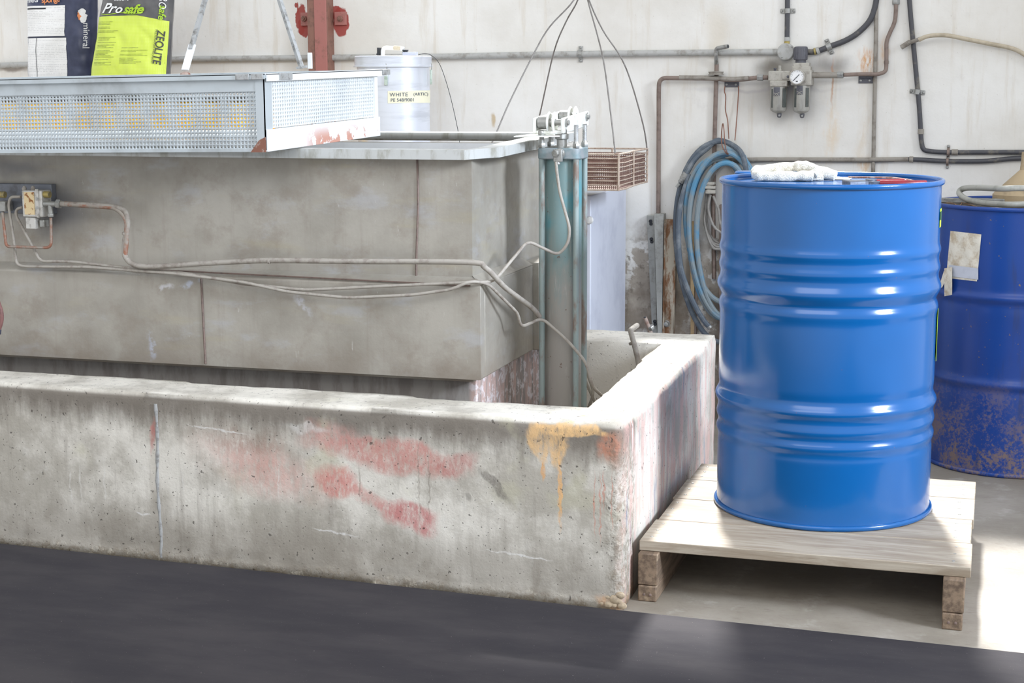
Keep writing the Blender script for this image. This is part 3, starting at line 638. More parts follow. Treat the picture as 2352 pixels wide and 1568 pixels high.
k = N('dense grey print'); p = k.pos(); X, Y, Z = k.xyz(p)
M_TXT = dirty('small dark print', (140, 150, 72), (176, 192, 84), 90, amt=(.4, .6))
rr = random.Random(5)
for (u0, u1, ya, yb_) in ((.07, .42, 53, 80), (.09, .40, 88, 112), (.09, .40, 118, 150), (.46, .80, 112, 152)):
    mb = MB(); y_ = ya
    while y_ < yb_:
        if rr.random() > .14:
            e_ = u1-(u1-u0)*rr.random()*.5; mb.grid(lambda u, v: F2(u0+(e_-u0)*u, vpx(y_)-.0035*v)-Vector((0, .0032, 0)), 8, 2)
        y_ += 2.9
    o = mb.build('small_print', M_TXT, s2, sharp=0); o['kind'] = 'stuff'

# ------------------------------------------------------------------ silver pot
M_POT = dirty('brushed aluminium', (226, 230, 238), (204, 208, 216), 4, .32, .35, streak=(1, 1, 8), bump=.03)
PY = 5.58; pc = at(903, 140, PY); ms = mpp(pc)
pot = thing('pressure_pot', 'silver metal pot with clamped lid and handwritten label behind the tank', 'pot', (pc.x, PY, CBZ))
RL, RB = 88.5*ms, 83*ms
def pz(py, r=RB): return at(903, py, PY-r).z
mb = MB().lathe([(RB-.004, CBZ), (RB, CBZ+.004), (RB, pz(152))], (pc.x, PY, 0), 48); mb.build('pot_body', M_POT, pot)
mb = MB().lathe([(RL+.004, pz(153)), (RL+.004, pz(150)), (RL, pz(149)), (RL, pz(129)), (RL-.004, pz(127)), (.02, pz(126))], (pc.x, PY, 0), 48); lid = mb.build('pot_lid', M_POT, pot)
M_WPL = dirty('white plastic', (240, 240, 236), (224, 222, 214), 20, .35); M_BLK = dirty('black plastic', (52, 54, 58), (40, 42, 44), 30, .45)
zl = pz(127)
e = fillet([at(879, 128, PY-.02), at(880, 109, PY-.02), at(920, 111, PY-.02), at(928, 113, PY-.02)], .02, 8); mb = MB().tube(e, 4.6*ms, 12); spart(mb, 'elbow_pipe', M_WPL, lid, pot)
mb = MB().cyl(at(905, 110, PY-.02), at(921, 110.5, PY-.02), 5.2*ms, 12); spart(mb, 'taped_joint', dirty('tan tape', (222, 208, 180), (200, 186, 160), 30), lid, pot)
mb = MB().cyl(at(871, 127, PY-.01), at(871, 109.5, PY-.01), 5.2*ms, 14); mb.cyl(at(871, 126, PY-.01), at(871, 123, PY-.01), 6.8*ms, 14); spart(mb, 'black_cap', M_BLK, lid, pot)
c = at(931, 126, PY-.02); mb = MB().box((c.x-.007, c.y-.012, c.z-.002), (c.x+.046, c.y+.012, c.z+.010)); spart(mb, 'port_block', M_CAB, lid, pot, bevel=.001)
c = at(931, 120, PY-.02); mb = MB().lathe([(.010, -.004), (.012, 0), (.012, .002), (.009, .003), (.009, .005), (.012, .006), (.012, .009)], c, 16); spart(mb, 'ribbed_plug', M_BLK, lid, pot)
M_CLIP = dirty('green tinted zinc clip', (206, 220, 208), (170, 186, 172), 40, .35, .4)
def potpt(px, py, lift=.002):
    v = ray(px, py); A = v.x**2+v.y**2; r = RB+lift; bx = -pc.x; by = -PY
    Bq = v.x*bx+v.y*by; Cq = bx*bx+by*by-r*r; t = (-Bq-math.sqrt(max(0, Bq*Bq-A*Cq)))/A; return CAM+v*t
for px_, y0_, y1_, wd_ in ((886.5, 162, 196, 8), (989, 160, 194, 6)):
    if px_ < 950:
        a = potpt(px_, y0_, .006); b = potpt(px_, y1_, .006)
    else:
        a = at(px_+1, y0_, PY); b = at(px_+1, y1_, PY)
    mb = MB().bar(a, b, wd_*ms, .006, (0, 1, 0)); cl = mb.build('lid_clamp', M_CLIP, pot, bevel=.002)
    mb = MB().tube(fillet([a+(b-a)*.25, a+Vector((.004, -.002, .012)), a+Vector((.002, -.002, .026))], .01), .0015, 6); spart(mb, 'clamp_wire', M_ZINC, cl, pot)
def lmap(u, v): return potpt(890.5+97.5*u, 237.5-28.5*v-1.5*u, .001)
mb = MB().grid(lmap, 40, 5); lb = mb.build('paper_label', dirty('cream paper label', (240, 236, 208), (232, 228, 200), 12, .6), pot, sharp=0); lb['label'] = 'cream label lettered in pen'
M_PEN = dirty('pen ink', (96, 104, 118), (80, 86, 100), 60)
def pen(x, y, su=1/97.5, sv=1/28.5): return lambda a, b: potpt(x+a, y-b-.015*a, .0026)
for tx_, x_, y_, sz_ in (('WHITE', 895, 221.5, 12.5), ('(ARTIC)', 949.5, 219.5, 10), ('PE 548/9001', 897, 233.5, 11)):
    vs, fs = text_mesh(tx_, sz_, spacing=1.12 if sz_ > 11 else 1.0); g_ = pen(x_, y_); mb = MB().add([g_(v.x, v.y) for v in vs], fs); o = mb.build('handwriting', M_PEN, pot, sharp=0); o.parent = lb
mb = MB().tube(smooth([at(962, 126, PY-.02), at(975, 122.5, PY-.05), at(992, 128, PY-.08), at(1012, 152, PY-.1), at(1034, 220, PY-.1), at(1052, 300, PY-.1), at(1056, 330, PY-.1)], 6), .0011, 6); mb.build('thin_wire', M_BLK, pot)

# ------------------------------------------------------------------ red steel column on the wall
k = N('red oxide steel'); p = k.pos()
M_RED = k.out(k.mix(k.mr(k.noise(p, 26, 5, .7), .5, .72), (170, 110, 102), (134, 94, 82)), .6)
M_RED2 = dirty('brown primer and shade tone', (140, 100, 86), (116, 84, 72), 40, .6)
cz0 = 0; col = thing('steel_column', 'red-brown steel column bolted to the wall with two lugs', 'column', (wp(737, 100, .1).x, YW-.08, CBZ))
def colseg(x0, x1, Yf, Yb, name, mat, z1=1.70):
    a = at(x0, 80, Yf).x; b = at(x1, 80, Yf).x; mb = MB().box((a, Yf, CBZ), (b, Yb, z1)); return mb.build(name, mat, col, bevel=.002)
colseg(722, 750, 5.833, YW, 'web_face', M_RED); colseg(706.5, 723, 5.836, YW, 'edge_strip', M_RED2)
xr_ = at(750, 80, 5.833).x; MB().box((xr_-.002, 5.836, CBZ), (xr_+.003, YW, 1.70)).build('shaded_side_plate', M_RED2, col, bevel=.001)  # added thin plate, its browner colour stands in for shade on the side
for x0, y0, x1, y1, bx, by in ((690, 29, 707, 59, 699, 43), (768, 27, 795, 57, 782, 43)):
    mb = MB(); pbox(mb, x0, y0, x1, y1, YW-.012, YW); lg = mb.build('fixing_lug', M_RED, col, bevel=.001)
    c = wp(bx, by, .012); mb = MB().nut(c, .0125, .009, (0, -1, 0)); mb.cyl(c, c-Vector((0, .018, 0)), .006, 10); spart(mb, 'bolt', M_RED2, lg, col)

# ------------------------------------------------------------------ pneumatic ram beside the tank
RX0, RX1, RY0, RY1 = -1.246, -1.121, 4.295, 4.415
rcx, rcy = (RX0+RX1)/2, (RY0+RY1)/2
k = N('worn teal paint'); p = k.pos(); X, Y, Z = k.xyz(p)
f = k.mr(k.math('ADD', Z, k.math('MULTIPLY', k.noise(k.vm('MULTIPLY', p, (6, 6, 1.4)), 4, 5, .7), .5)), .86, 1.14)
teal = k.mix(k.mr(k.noise(p, 9, 4), .45, .72), (112, 136, 136), (80, 140, 150))
base = k.mix(f, (146, 142, 136), teal); base = k.mix(k.mul(k.mr(k.noise(k.vm('MULTIPLY', p, (14, 14, 2)), 3, 5, .7), .55, .72), .6), base, (176, 172, 168))
base = k.mix(k.mul(k.mr(k.noise(p, 60, 3), .68, .72), .8), base, (96, 70, 58)); M_TEAL = k.out(base, .45)
M_TROD = dirty('rust flecked tie rod', (142, 156, 154), (128, 112, 102), 18, .55, .1, (.5, .64), streak=(1, 1, .3))
ram = thing('pneumatic_ram', 'tall teal pneumatic lift cylinder with roller clevis beside the tank', 'cylinder', (rcx, rcy, 0))
zc0, zc1 = at(1280, 366, RY0).z, at(1280, 340, RY0).z
mb = MB().lathe([(.0535, .03), (.0535, zc0)], (rcx, rcy, 0), 40); mb.build('barrel', M_TEAL, ram)
mb = MB().box((RX0, RY0, 0), (RX1, RY1, .035)); mb.build('foot_block', M_TEAL, ram, bevel=.004)
def rsq(m, cr=.02, n=5):
    P = []
    for cx_, cy_, a0 in ((RX1-cr, RY1-cr, 0), (RX0+cr, RY1-cr, 90), (RX0+cr, RY0+cr, 180), (RX1-cr, RY0+cr, 270)):
        for i in range(n+1): a = math.radians(a0+90*i/n); P.append((cx_+cr*math.cos(a), cy_+cr*math.sin(a), zc0))
    return P
mb = MB().prism(rsq(0), (0, 0, zc1-zc0)); cap = mb.build('head_block', dirty('worn teal-grey casting', (150, 155, 159), (114, 138, 142), 14, .45, .2), ram, bevel=.003)
mb = MB().lathe([(.04, zc1), (.038, zc1+.003), (.02, zc1+.004)], (rcx, rcy, 0), 24); spart(mb, 'gland_plate', M_ZINC, cap, ram)
for ix, x_ in enumerate((RX0+.012, RX1-.012)):
    for iy, y_ in enumerate((RY0+.012, RY1-.012)):
        mb = MB().cyl((x_, y_, .03), (x_, y_, zc0), .0085, 12); mb.build('tie_rod', M_TROD, ram)
        if ix == 0: mb = MB().nut((x_, y_, zc1), .0115, .014); mb.cyl((x_, y_, zc1+.012), (x_, y_, zc1+.05), .007, 10); mb.nut((x_, y_, zc1+.035), .0115, .014)
        else: mb = MB().nut((x_, y_, zc1), .011, .013)
        if ix: mb.lathe([(.0085, zc1+.013), (.007, zc1+.018)], (x_, y_, 0), 10)
        mb.build('tie_rod_nut', M_ZINC, ram)
        if ix:
            mb = MB().lathe([(.0058+(.0008 if i % 2 else 0), zc1+.012+i*.0028) for i in range(20)], (x_, y_, 0), 12); mb.build('threaded_stud', M_ROD, ram)
mb = MB().lathe([(.0145+(.001 if i % 2 else 0), zc1+.022+i*.0022) for i in range(14)], (rcx+.004, rcy-.03, 0), 18); mb.lathe([(.0148, zc1), (.0148, zc1+.024)], (rcx+.004, rcy-.03, 0), 18); mb.build('piston_rod', M_ZINC, ram)
# mounting ear of the tank plate
M_PALE = dirty('pale zinc plate', (232, 234, 230), (204, 204, 190), 30, .4, .2)
ez = zc1+.031
mb = MB().prism([(-1.30, 4.25, ez), (-1.235, 4.25, ez), (-1.212, 4.285, ez), (-1.18, 4.30, ez), (-1.18, 4.40, ez), (-1.30, 4.42, ez)], (0, 0, .004)); mb.build('ear_plate', M_PALE, ram, bevel=.001)
# clevis with rollers running along Y
zcl = at(1300, 300, rcy-.03).z; CL0, CL1 = rcy-.060, rcy+.225
mb = MB().nut((rcx+.004, rcy-.03, zcl-.024), .022, .016); mb.build('lock_nut', M_ZINC, ram)
cz_ = zcl
def clev(x0, x1, y0, y1, z0, z1): return (x0, y0, z0), (x1, y1, z1)
xL, xR = rcx-.075, rcx+.018
def shear(mb):
    for v in mb.v: v.z += .05*(v.y-CL0)
    return mb
shear(MB().box(*clev(xR-.010, xR, CL0, CL1, cz_-.008, cz_+.036))).build('clevis_cheek', M_PALE, ram, bevel=.003)
shear(MB().box(*clev(xL, xL+.010, CL0, CL1, cz_-.008, cz_+.036))).build('clevis_cheek', M_PALE, ram, bevel=.003)
shear(MB().box(*clev(xL+.008, xR-.008, CL0+.005, CL0+.07, cz_-.010, cz_+.001))).build('clevis_base', M_PALE, ram, bevel=.003)
for yy in (CL0+.022, CL1-.03):
    mb = MB()
    c = Vector((0, yy, cz_+.022+.05*(yy-CL0)))
    mb.lathe([(.011, xL+.008), (.019, xL+.014), (.019, xL+.040), (.012, xL+.044), (.012, xL+.06), (.009, xL+.065), (.009, xR-.008)], c, 24, (1, 0, 0)); sp = mb.build('axle_pin', M_ZINC, ram)
    for xx in (xL+.044, xL+.060):
        mb = MB().lathe([(.008, xx-.002), (.026, xx-.0035), (.031, xx), (.026, xx+.0035), (.008, xx+.002)], c, 32, (1, 0, 0)); mb.build('pulley_disc', M_PALE, ram)
    mb = MB().lathe([(.013, xR), (.013, xR+.003), (.008, xR+.004), (.008, xR+.009), (.004, xR+.011)], c, 16, (1, 0, 0)); mb.build('pin_head', M_ZINC, ram)
# air elbow on the head block
ec = at(1284, 353, RY0-.012)
mb = MB().lathe([(.014, 0), (.016, .003), (.014, .012)], ec+Vector((0, .012, 0)), 20, (0, -1, 0)); mb.box(tuple(ec+Vector((-.013, -.014, -.022))), tuple(ec+Vector((.011, .001, .013))))
mb.nut(ec+Vector((-.004, -.014, .002)), .011, .010, (-.3, -1, 0)); mb.nut(ec+Vector((-.002, -.007, -.030)), .008, .009); mb.build('air_elbow', M_ZINC, ram, bevel=.0012)

# ------------------------------------------------------------------ wire basket hanging from above
M_WIRE = dirty('dusty rusted wire', (184, 168, 152), (150, 124, 108), 60, .65); M_LIN = dirty('rusted perforated liner', (112, 84, 74), (134, 110, 98), 40, .7)
GY0 = 5.02; g0 = at(1421, 395, GY0); GX1 = g0.x; GY1 = atx(1486.5, 395, GX1).y; GX0 = at(1118, 395, GY0).x
gz1 = at(1400, 354, GY0).z; gz0 = at(1400, 436, GY0).z
bk = thing('wire_basket', 'rusty wire basket with perforated liner hanging on four wires', 'basket', ((GX0+GX1)/2, (GY0+GY1)/2, gz0))
r_ = .0022
def wire(a, b, r=.0022, nm='wire'): return MB().tube([a, b], r, 6).build(nm, M_WIRE, bk)
nW = 9
for i in range(nW):
    z = gz1+(gz0-gz1)*i/(nW-1); rw = .0032 if i in (0, nW-1) else .0018
    wv = .0015*math.sin(i*2.1)
    MB().tube([(GX0, GY0, z), ((GX0+GX1)/2, GY0-.001, z+wv), (GX1, GY0, z)], rw, 6).build('wire', M_WIRE, bk)
    MB().tube([(GX1, GY0, z), (GX1, GY0+.1, z-.001+wv), (GX1, (GY0+GY1)/2, z+.001), (GX1, GY1-.08, z-wv), (GX1, GY1, z)], rw, 6).build('wire', M_WIRE, bk)
    MB().tube([(GX0, GY1, z), (GX1, GY1, z)], rw, 6).build('wire', M_WIRE, bk)
    MB().tube([(GX0, GY0, z), (GX0, GY1, z)], rw, 6).build('wire', M_WIRE, bk)
for x, y in [(GX1, GY0), (GX1, GY1), (GX0, GY0), (GX0, GY1), (GX1, (GY0+GY1)/2), (GX0, (GY0+GY1)/2), ((GX0+GX1)/2+.1, GY1), ((GX0+GX1)/2-.05, GY1)]:
    MB().tube([(x, y-.001, gz0-.002), (x, y-.001, gz1+.001)], .0036, 8).build('upright', M_WIRE, bk)
lz = at(1400, 364, GY0).z
mb = MB()
perf(mb, lambda x, z: Vector((x, GY0+.006, z)), GX0+.005, GX1-.006, gz0, lz, .0066, .0066, .62); mb.build('liner_front', M_LIN, bk, sharp=0)
mb = MB(); perf(mb, lambda x, z: Vector((x, GY1-.006, z)), GX0+.005, GX1-.006, gz0, lz, .0066, .0066, .62); mb.build('liner_back', M_LIN, bk, sharp=0)
mb = MB(); perf(mb, lambda y, z: Vector((GX1-.006, y, z)), GY0+.006, GY1-.006, gz0, lz, .0066, .0066, .55); mb.build('liner_end', M_LIN, bk, sharp=0)
mb = MB().box((GX0+.005, GY0+.006, gz0-.001), (GX1-.005, GY1-.006, gz0+.001)); mb.build('liner_base', M_LIN, bk)
ym = (GY0+GY1)/2; ap = at(1340, -60, ym)
M_HW = dirty('grey hanging wire', (132, 128, 124), (104, 98, 92), 40, .5, .3)
for lst, Ye in (([(1318, 0), (1262, 62), (1225, 125), (1170, 235), (1142, 300), (1118, 354)], GY0), ([(1327, 0), (1300, 50), (1272, 120), (1240, 262), (1226, 310), (1212, 345)], GY1), ([(1350, 0), (1372, 80), (1388, 150), (1405, 280), (1413, 352)], GY0), ([(1353, 0), (1385, 70), (1425, 130), (1450, 190), (1478, 290), (1486.5, 346)], GY1)):
    P = [ap]+[at(x, y, ym+(Ye-ym)*min(1, (y+60)/410)) for x, y in lst]
    MB().tube(smooth(P, 5), .0026, 7).build('hanging_wire', M_HW, bk)

# ------------------------------------------------------------------ blue drums
def drum_mat(name, c, rough=.2, dirt=False, base=(0, 0, 0)):
    k = N(name); p = k.pos(base); X, Y, Z = k.xyz(p)
    b = k.mix(k.mr(k.noise(p, 3, 3), .3, .7), c, tuple(min(255, v*1.06) for v in c))
    r = rough
    if dirt:
        d = k.mul(k.mr(k.math('ADD', Z, k.math('MULTIPLY', k.noise(p, 7, 4), .25)), .52, .16), k.mr(k.math('ADD', k.mul(k.noise(p, 90, 6, .8), .6), k.mul(k.noise(p, 12, 3), .4)), .46, .58))
        b = k.mix(k.mul(d, .85), b, (140, 118, 98)); b = k.mix(k.mr(k.noise(p, 60, 4, .6), .68, .72), b, (120, 104, 96))
        b = k.mix(k.mul(k.mr(k.noise(k.vm('MULTIPLY', p, (10, 10, 1.2)), 3, 5), .56, .74), .45), b, (44, 54, 90))
        r = k.mr(d, 0, 1, rough, .7)
    else:
        b = k.mix(k.mul(k.mr(k.vor(p, 26), .03, .018), .8), b, (120, 80, 70))
    k.out(b, r, 0); k.b.inputs['Coat Weight'].default_value = .35 if not dirt else .1; k.b.inputs['Coat Roughness'].default_value = .12
    return k.m
def make_drum(name, label, c, z0, prof, mat, lidz, lidmat, chime):
    t = thing(name, label, 'drum', (c[0], c[1], z0))
    MB().lathe([(r, z0+z) for r, z in prof], (c[0], c[1], 0), 96, caps=False).build('drum_body', mat, t, sharp=50)
    def tor(z, rr=.006, R_=.2872):
        pr = [(R_+rr*math.cos(a)*.9, z+rr*math.sin(a)*1.2) for a in [i*math.pi/5-math.pi for i in range(11)]]
        return MB().lathe(pr, (c[0], c[1], 0), 96, caps=False)
    tor(z0+.885-.0075).build('top_chime', chime, t, sharp=0); tor(z0+.0075).build('bottom_chime', chime, t, sharp=0)
    MB().lathe([(.2835, z0+.882), (.2825, z0+lidz+.002), (.278, z0+lidz), (.02, z0+lidz), (.001, z0+lidz)], (c[0], c[1], 0), 96, caps=False).build('drum_lid', lidmat, t, sharp=40)
    return t
def bump_prof(H, beads, R_=.2845):
    pr = []; n = 150
    for i in range(n+1):
        z = .006+(H-.012)*i/n; r = R_
        for zc_, w_, a_ in beads: r += a_*math.exp(-((z-zc_)/w_)**2)
        if z < .02: r += (.02-z)*.12
        if z > H-.02: r += (z-H+.02)*.12
        pr.append((r, z))
    return pr
D1 = (-.413, 4.213)
M_D1 = drum_mat('glossy blue enamel', (2, 84, 148))
p1 = bump_prof(.885, [(.703, .012, .0045), (.657, .012, .0045), (.606, .017, .0085), (.574, .009, -.004), (.552, .014, .003), (.333, .012, -.002), (.304, .014, .0085), (.255, .012, .0042), (.232, .01, -.002), (.214, .011, .0042), (.190, .009, -.0012)])
dr1 = make_drum('blue_drum', 'shiny blue steel drum standing on the wooden pallet', D1, .15, p1, M_D1, .868, M_D1, M_D1)
LZ = .15+.868
c = atz(1716, 404, LZ); MB().lathe([(.036, 0), (.036, .010), (.032, .014), (.012, .0145)], c, 24).build('bung_cap', M_D1, dr1)
def drumpt(c, Rr, px, py, lift=.001):
    v = ray(px, py); A = v.x**2+v.y**2; r = Rr+lift; Bq = -(v.x*c[0]+v.y*c[1]); Cq = c[0]**2+c[1]**2-r*r
    d = Bq*Bq-A*Cq; t = (-Bq-math.sqrt(max(0, d)))/A; return CAM+v*t
M_HV = dirty('fluorescent yellow green label', (206, 250, 60), (196, 240, 50), 20, .5); M_HVD = dirty('dark green print', (44, 90, 60), (36, 76, 50), 20)
def cyl_patch(c, Rr, a0, a1, z0, z1, nu=10, nv=6, lift=.0012):
    return MB().grid(lambda u, v: Vector((c[0]+(Rr+lift)*math.cos(a0+(a1-a0)*u), c[1]+(Rr+lift)*math.sin(a0+(a1-a0)*u), z0+(z1-z0)*v)), nu, nv)
aR = math.atan2(drumpt(D1, .2845, 2158, 520).y-D1[1], drumpt(D1, .2845, 2158, 520).x-D1[0])
zA = lambda py: at(2163, py, D1[1]-.06).z
lb = cyl_patch(D1, .2845, aR, aR+.7, zA(525), zA(482)).build('hazard_label', M_HV, dr1, sharp=0); lb['label'] = 'fluorescent yellow-green label'
spart(cyl_patch(D1, .2845, aR-.002, aR+.14, zA(508), zA(488), lift=.002), 'label_print', M_HVD, lb, dr1, sharp=0)
aR2 = math.atan2(drumpt(D1, .2845, 2147, 800).y-D1[1], drumpt(D1, .2845, 2147, 800).x-D1[0])
cyl_patch(D1, .2845, aR2+.07, aR2+.6, zA(838), zA(715), lift=.003).build('hazard_label', M_HV, dr1, sharp=0)['label'] = 'fluorescent yellow-green label'

d2c = at(2330, 800, 5.52); D2 = (d2c.x, 5.525)
M_D2 = drum_mat('grimy dark blue enamel', (18, 62, 138), .34, True, (D2[0], D2[1], 0))
p2 = bump_prof(.885, [(.588, .014, .009), (.568, .02, -.002), (.304, .014, .009), (.284, .02, -.002)])
k = N('oily debris'); p = k.pos(); M_DEB = k.out(k.mix(k.mr(k.noise(p, 40, 6, .7), .35, .65), (112, 104, 94), (70, 62, 56)), .75); k.bump(k.noise(p, 120, 4), .6, .006)
dr2 = make_drum('blue_drum', 'grimy dark blue drum with a torn paper label behind the pallet', D2, 0, p2, M_D2, .872, M_DEB, M_D2)
dr2.children[0]['_x'] = 0
del dr2.children[0]['_x']
k = N('wrinkled dirty paper'); p = k.pos(); M_PAP = k.out(k.mix(k.mr(k.noise(p, 24, 6, .7), .42, .7), (236, 230, 214), (196, 178, 150)), .7); k.bump(k.noise(p, 60, 5, .7, 2), .5, .004)
def lab2(px0, py0, px1, py1, sk): return MB().grid(lambda u, v: drumpt(D2, .2845, px0+(px1-px0)*u-sk*(1-v), py1+(py0-py1)*v+8*u, .0015+.001*math.sin(u*14+v*9)), 14, 18)
pl = lab2(2183, 530, 2254, 638, 10).build('paper_label', M_PAP, dr2, sharp=0); pl['label'] = 'wrinkled off-white paper label'
spart(MB().grid(lambda u, v: drumpt(D2, .2845, 2183+(2250-2183)*u-3, 634-26*v+8*u, .0035), 8, 5), 'grey_strip', dirty('grey paper', (206, 210, 220), (190, 194, 204), 20), pl, dr2, sharp=0)
spart(MB().grid(lambda u, v: drumpt(D2, .2845, 2169+18*u, 680-64*v-3*u, .008+.006*math.sin(v*3)), 5, 10), 'torn_flap', M_PAP, pl, dr2, sharp=0)
spart(MB().grid(lambda u, v: drumpt(D2, .2845, 2156+(8+6*v)*u+12*v, 660-38*v, .010), 4, 8), 'torn_strip', M_PAP, pl, dr2, sharp=0)

# ------------------------------------------------------------------ pallet
k = N('weathered pallet wood'); p = k.pos((-.41, 4.13, 0)); gq = k.vm('MULTIPLY', p, (1.5, 14, 14))
b = k.mix(k.mr(k.noise(gq, 3, 6, .65, .6), .32, .68), (178, 168, 152), (146, 132, 114)); b = k.mix(k.mul(k.mr(k.noise(k.vm('MULTIPLY', p, (2, 40, 40)), 3, 4, .7), .6, .75), .5), b, (120, 104, 86))
k.bump(k.noise(k.vm('MULTIPLY', p, (2, 50, 50)), 3, 4), .25, .003); M_WOOD = k.out(b, .62)
k = N('dark pallet timber'); p = k.pos((-.41, 4.13, 0)); b = k.mix(k.mr(k.noise(k.vm('MULTIPLY', p, (30, 2, 30)), 2, 6, .65), .35, .65), (140, 120, 100), (98, 82, 68))
b = k.mix(k.mr(k.noise(p, 30, 5, .7), .55, .7), b, (158, 140, 118)); M_WOOD2 = k.out(b, .7)
pal = thing('wooden_pallet', 'low worn wooden pallet carrying the shiny drum beside the curb', 'pallet', (-.41, 4.13, 0))
PX0, PX1 = -.813, -.012
ys = [3.722, 3.922, 4.138, atz(2240, 1146, .15).y, 4.565]
ys[1] = atz(2236, 1248, .15).y; ys[2] = atz(2238, 1194, .15).y
for i in range(4):
    bm_ = MB().box((PX0+(.006 if i % 2 else 0), ys[i]+.0015, .124+(.0015 if i == 3 else 0)), (PX1+(.0-.004*(i == 1)), ys[i+1]-.0015, .15))
    pk = bm_.build('plank', M_WOOD, pal, bevel=.002)
    for xx in (PX0+.03, PX1-.035):
        for q_ in (.2, .5, .8):
            MB().lathe([(.004, 0), (.0035, .0012), (.001, .0016)], (xx+.008*math.sin(q_*20+i), ys[i]+(ys[i+1]-ys[i])*q_, .15), 8).build('nail', M_ZINC, pal)
for x0, x1 in ((PX0+.002, PX0+.052), (PX1-.062, PX1-.012)):
    MB().box((x0, 3.70, .042), (x1, 4.56, .1235)).build('stringer', M_WOOD2, pal, bevel=.003)
    fb = MB().box((x0+.001, 3.698, 0), (x1-.002, 4.555, .041)).build('bottom_runner', M_WOOD2, pal, bevel=.003)
    for xx in (.016, .032): MB().lathe([(.004, 0), (.003, .0015), (.001, .002)], (x0+xx, 3.698, .018), 8, (0, -1, 0)).build('nail', M_TANKW, pal)

# ------------------------------------------------------------------ things lying on the drum
k = N('white terry cloth'); p = k.pos(); M_TERRY = k.out(k.mix(k.mr(k.noise(p, 240, 3), .35, .65), (244, 242, 232), (222, 216, 200)), .95); k.bump(k.noise(p, 420, 2), .9, .006)
tq = atz(1735, 416, LZ); tR = atz(1865, 417, LZ)
ux = (tR-tq).normalized(); uy = Vector((-ux.y, ux.x, 0)); L_ = (tR-tq).length
def tw(x, y, z): return Vector((tq.x, tq.y, LZ))+ux*x*L_+uy*y*L_+Vector((0, 0, z))
mb = MB()
path = smooth([tw(1.02, .03, .015), tw(.75, .0, .0145), (tw(.4, -.02, .014)), tw(.1, .0, .0145), tw(.0, .14, .019), tw(.07, .30, .029), tw(.4, .33, .033), (tw(.72, .28, .038)), tw(.92, .22, .038), tw(1.04, .16, .030), tw(1.0, .10, .017)], 12)
mb.tube(path, [.0142*(1+.10*math.sin(i*.37)+.06*math.sin(i*.9)) for i in range(len(path))], 18)
mb.tube(smooth([tw(.85, .26, .022), tw(1.1, .32, .022), tw(1.28, .33, .018), tw(1.42, .30, .012)], 10), [.020-.00018*i for i in range(31)], 18)
mb.tube(smooth([tw(.08, .12, .010), tw(.4, .18, .010), tw(.8, .17, .010), tw(1.2, .2, .010)], 8), .0105, 14)
for i, v in enumerate(mb.v):
    mb.v[i] = v+Vector((mnoise.noise(v*42), mnoise.noise(v*42+Vector((9, 0, 0))), mnoise.noise(v*42+Vector((0, 9, 0)))))*.0035
    if mb.v[i].z < LZ+.0005: mb.v[i].z = LZ+.0005
tag(mb.build('terry_cloth', M_TERRY, base=tuple(tw(.5, .1, 0)), sharp=0, subsurf=1), 'rumpled white terry cloth folded on the shiny drum top', 'cloth')
# pincers
M_TOOL = dirty('dark tool steel', (104, 112, 126), (74, 78, 88), 60, .4, .5); M_REDH = dirty('red dipped handle', (140, 28, 42), (118, 24, 36), 20, .38)
h0 = atz(1950, 430, LZ); hx = (atz(2128, 428, LZ)-h0).normalized(); hy = Vector((-hx.y, hx.x, 0)); hl = (atz(2128, 428, LZ)-h0).length
def pp(x, y, z): return h0+hx*x*hl+hy*y*hl+Vector((0, 0, z))
pin = thing('pincers', 'steel end-cutting pincers with red handles on the drum top', 'pincers', pp(.4, .1, 0))
mb = MB().prism([pp(0, -.02, .001), pp(0, .30, .001), pp(.06, .36, .001), pp(.27, .27, .001), pp(.30, .16, .001), pp(.27, .03, .001)], (0, 0, .0145)); mb.build('jaw_head', M_TOOL, pin, bevel=.003)
MB().cyl(pp(.33, .15, 0.001), pp(.33, .15, .018), .014, 16).build('pivot', M_TOOL, pin, bevel=.001)
for sgn, e in ((-1, 1.0), (1, .84)):
    a = pp(.28, .15+.06*sgn, .009); b = pp(.45, .15+sgn*.09, .009)
    MB().bar(a, b, .012, .010).build('arm', M_TOOL, pin, bevel=.002)
    P = smooth([pp(.42, .15+sgn*.085, .009), pp(.6, .15+sgn*.15, .009), pp(.8, .15+sgn*.16, .009), pp(e, .15+sgn*.13, .009)], 8)
    MB().tube(P, [.0078-.0022*max(0, i/len(P)-.6)*2 for i in range(len(P))], 12).build('red_handle', M_REDH, pin)
wr_pts = [atz(1948, 407, LZ+.003), atz(2000, 407.5, LZ+.004), atz(2050, 408.5, LZ+.004), atz(2085, 413, LZ+.003), atz(2104, 417, LZ+.003)]
wo = MB().tube(smooth(wr_pts, 6), .0028, 8).build('bent_rod', M_RUST, base=tuple(wr_pts[2])); tag(wo, 'thin bent brown rod lying behind the pincers on the drum', 'rod')
rr = random.Random(3)
tp = atz(1918, 412, LZ)
mb = MB().grid(lambda u, v: tp+Vector(((u-.5)*.085, (v-.5)*.07, .002+max(0, mnoise.noise(Vector((u*4, v*4, 2))))*.018*math.sin(u*3.14)*math.sin(v*3.14)+.001)), 18, 14)
tag(mb.build('crumpled_tissue', dirty('white tissue', (244, 242, 240), (232, 228, 224), 30, .8), base=tuple(tp), sharp=30, solid=.0008), 'small crumpled white tissue between cloth and pincers', 'tissue')

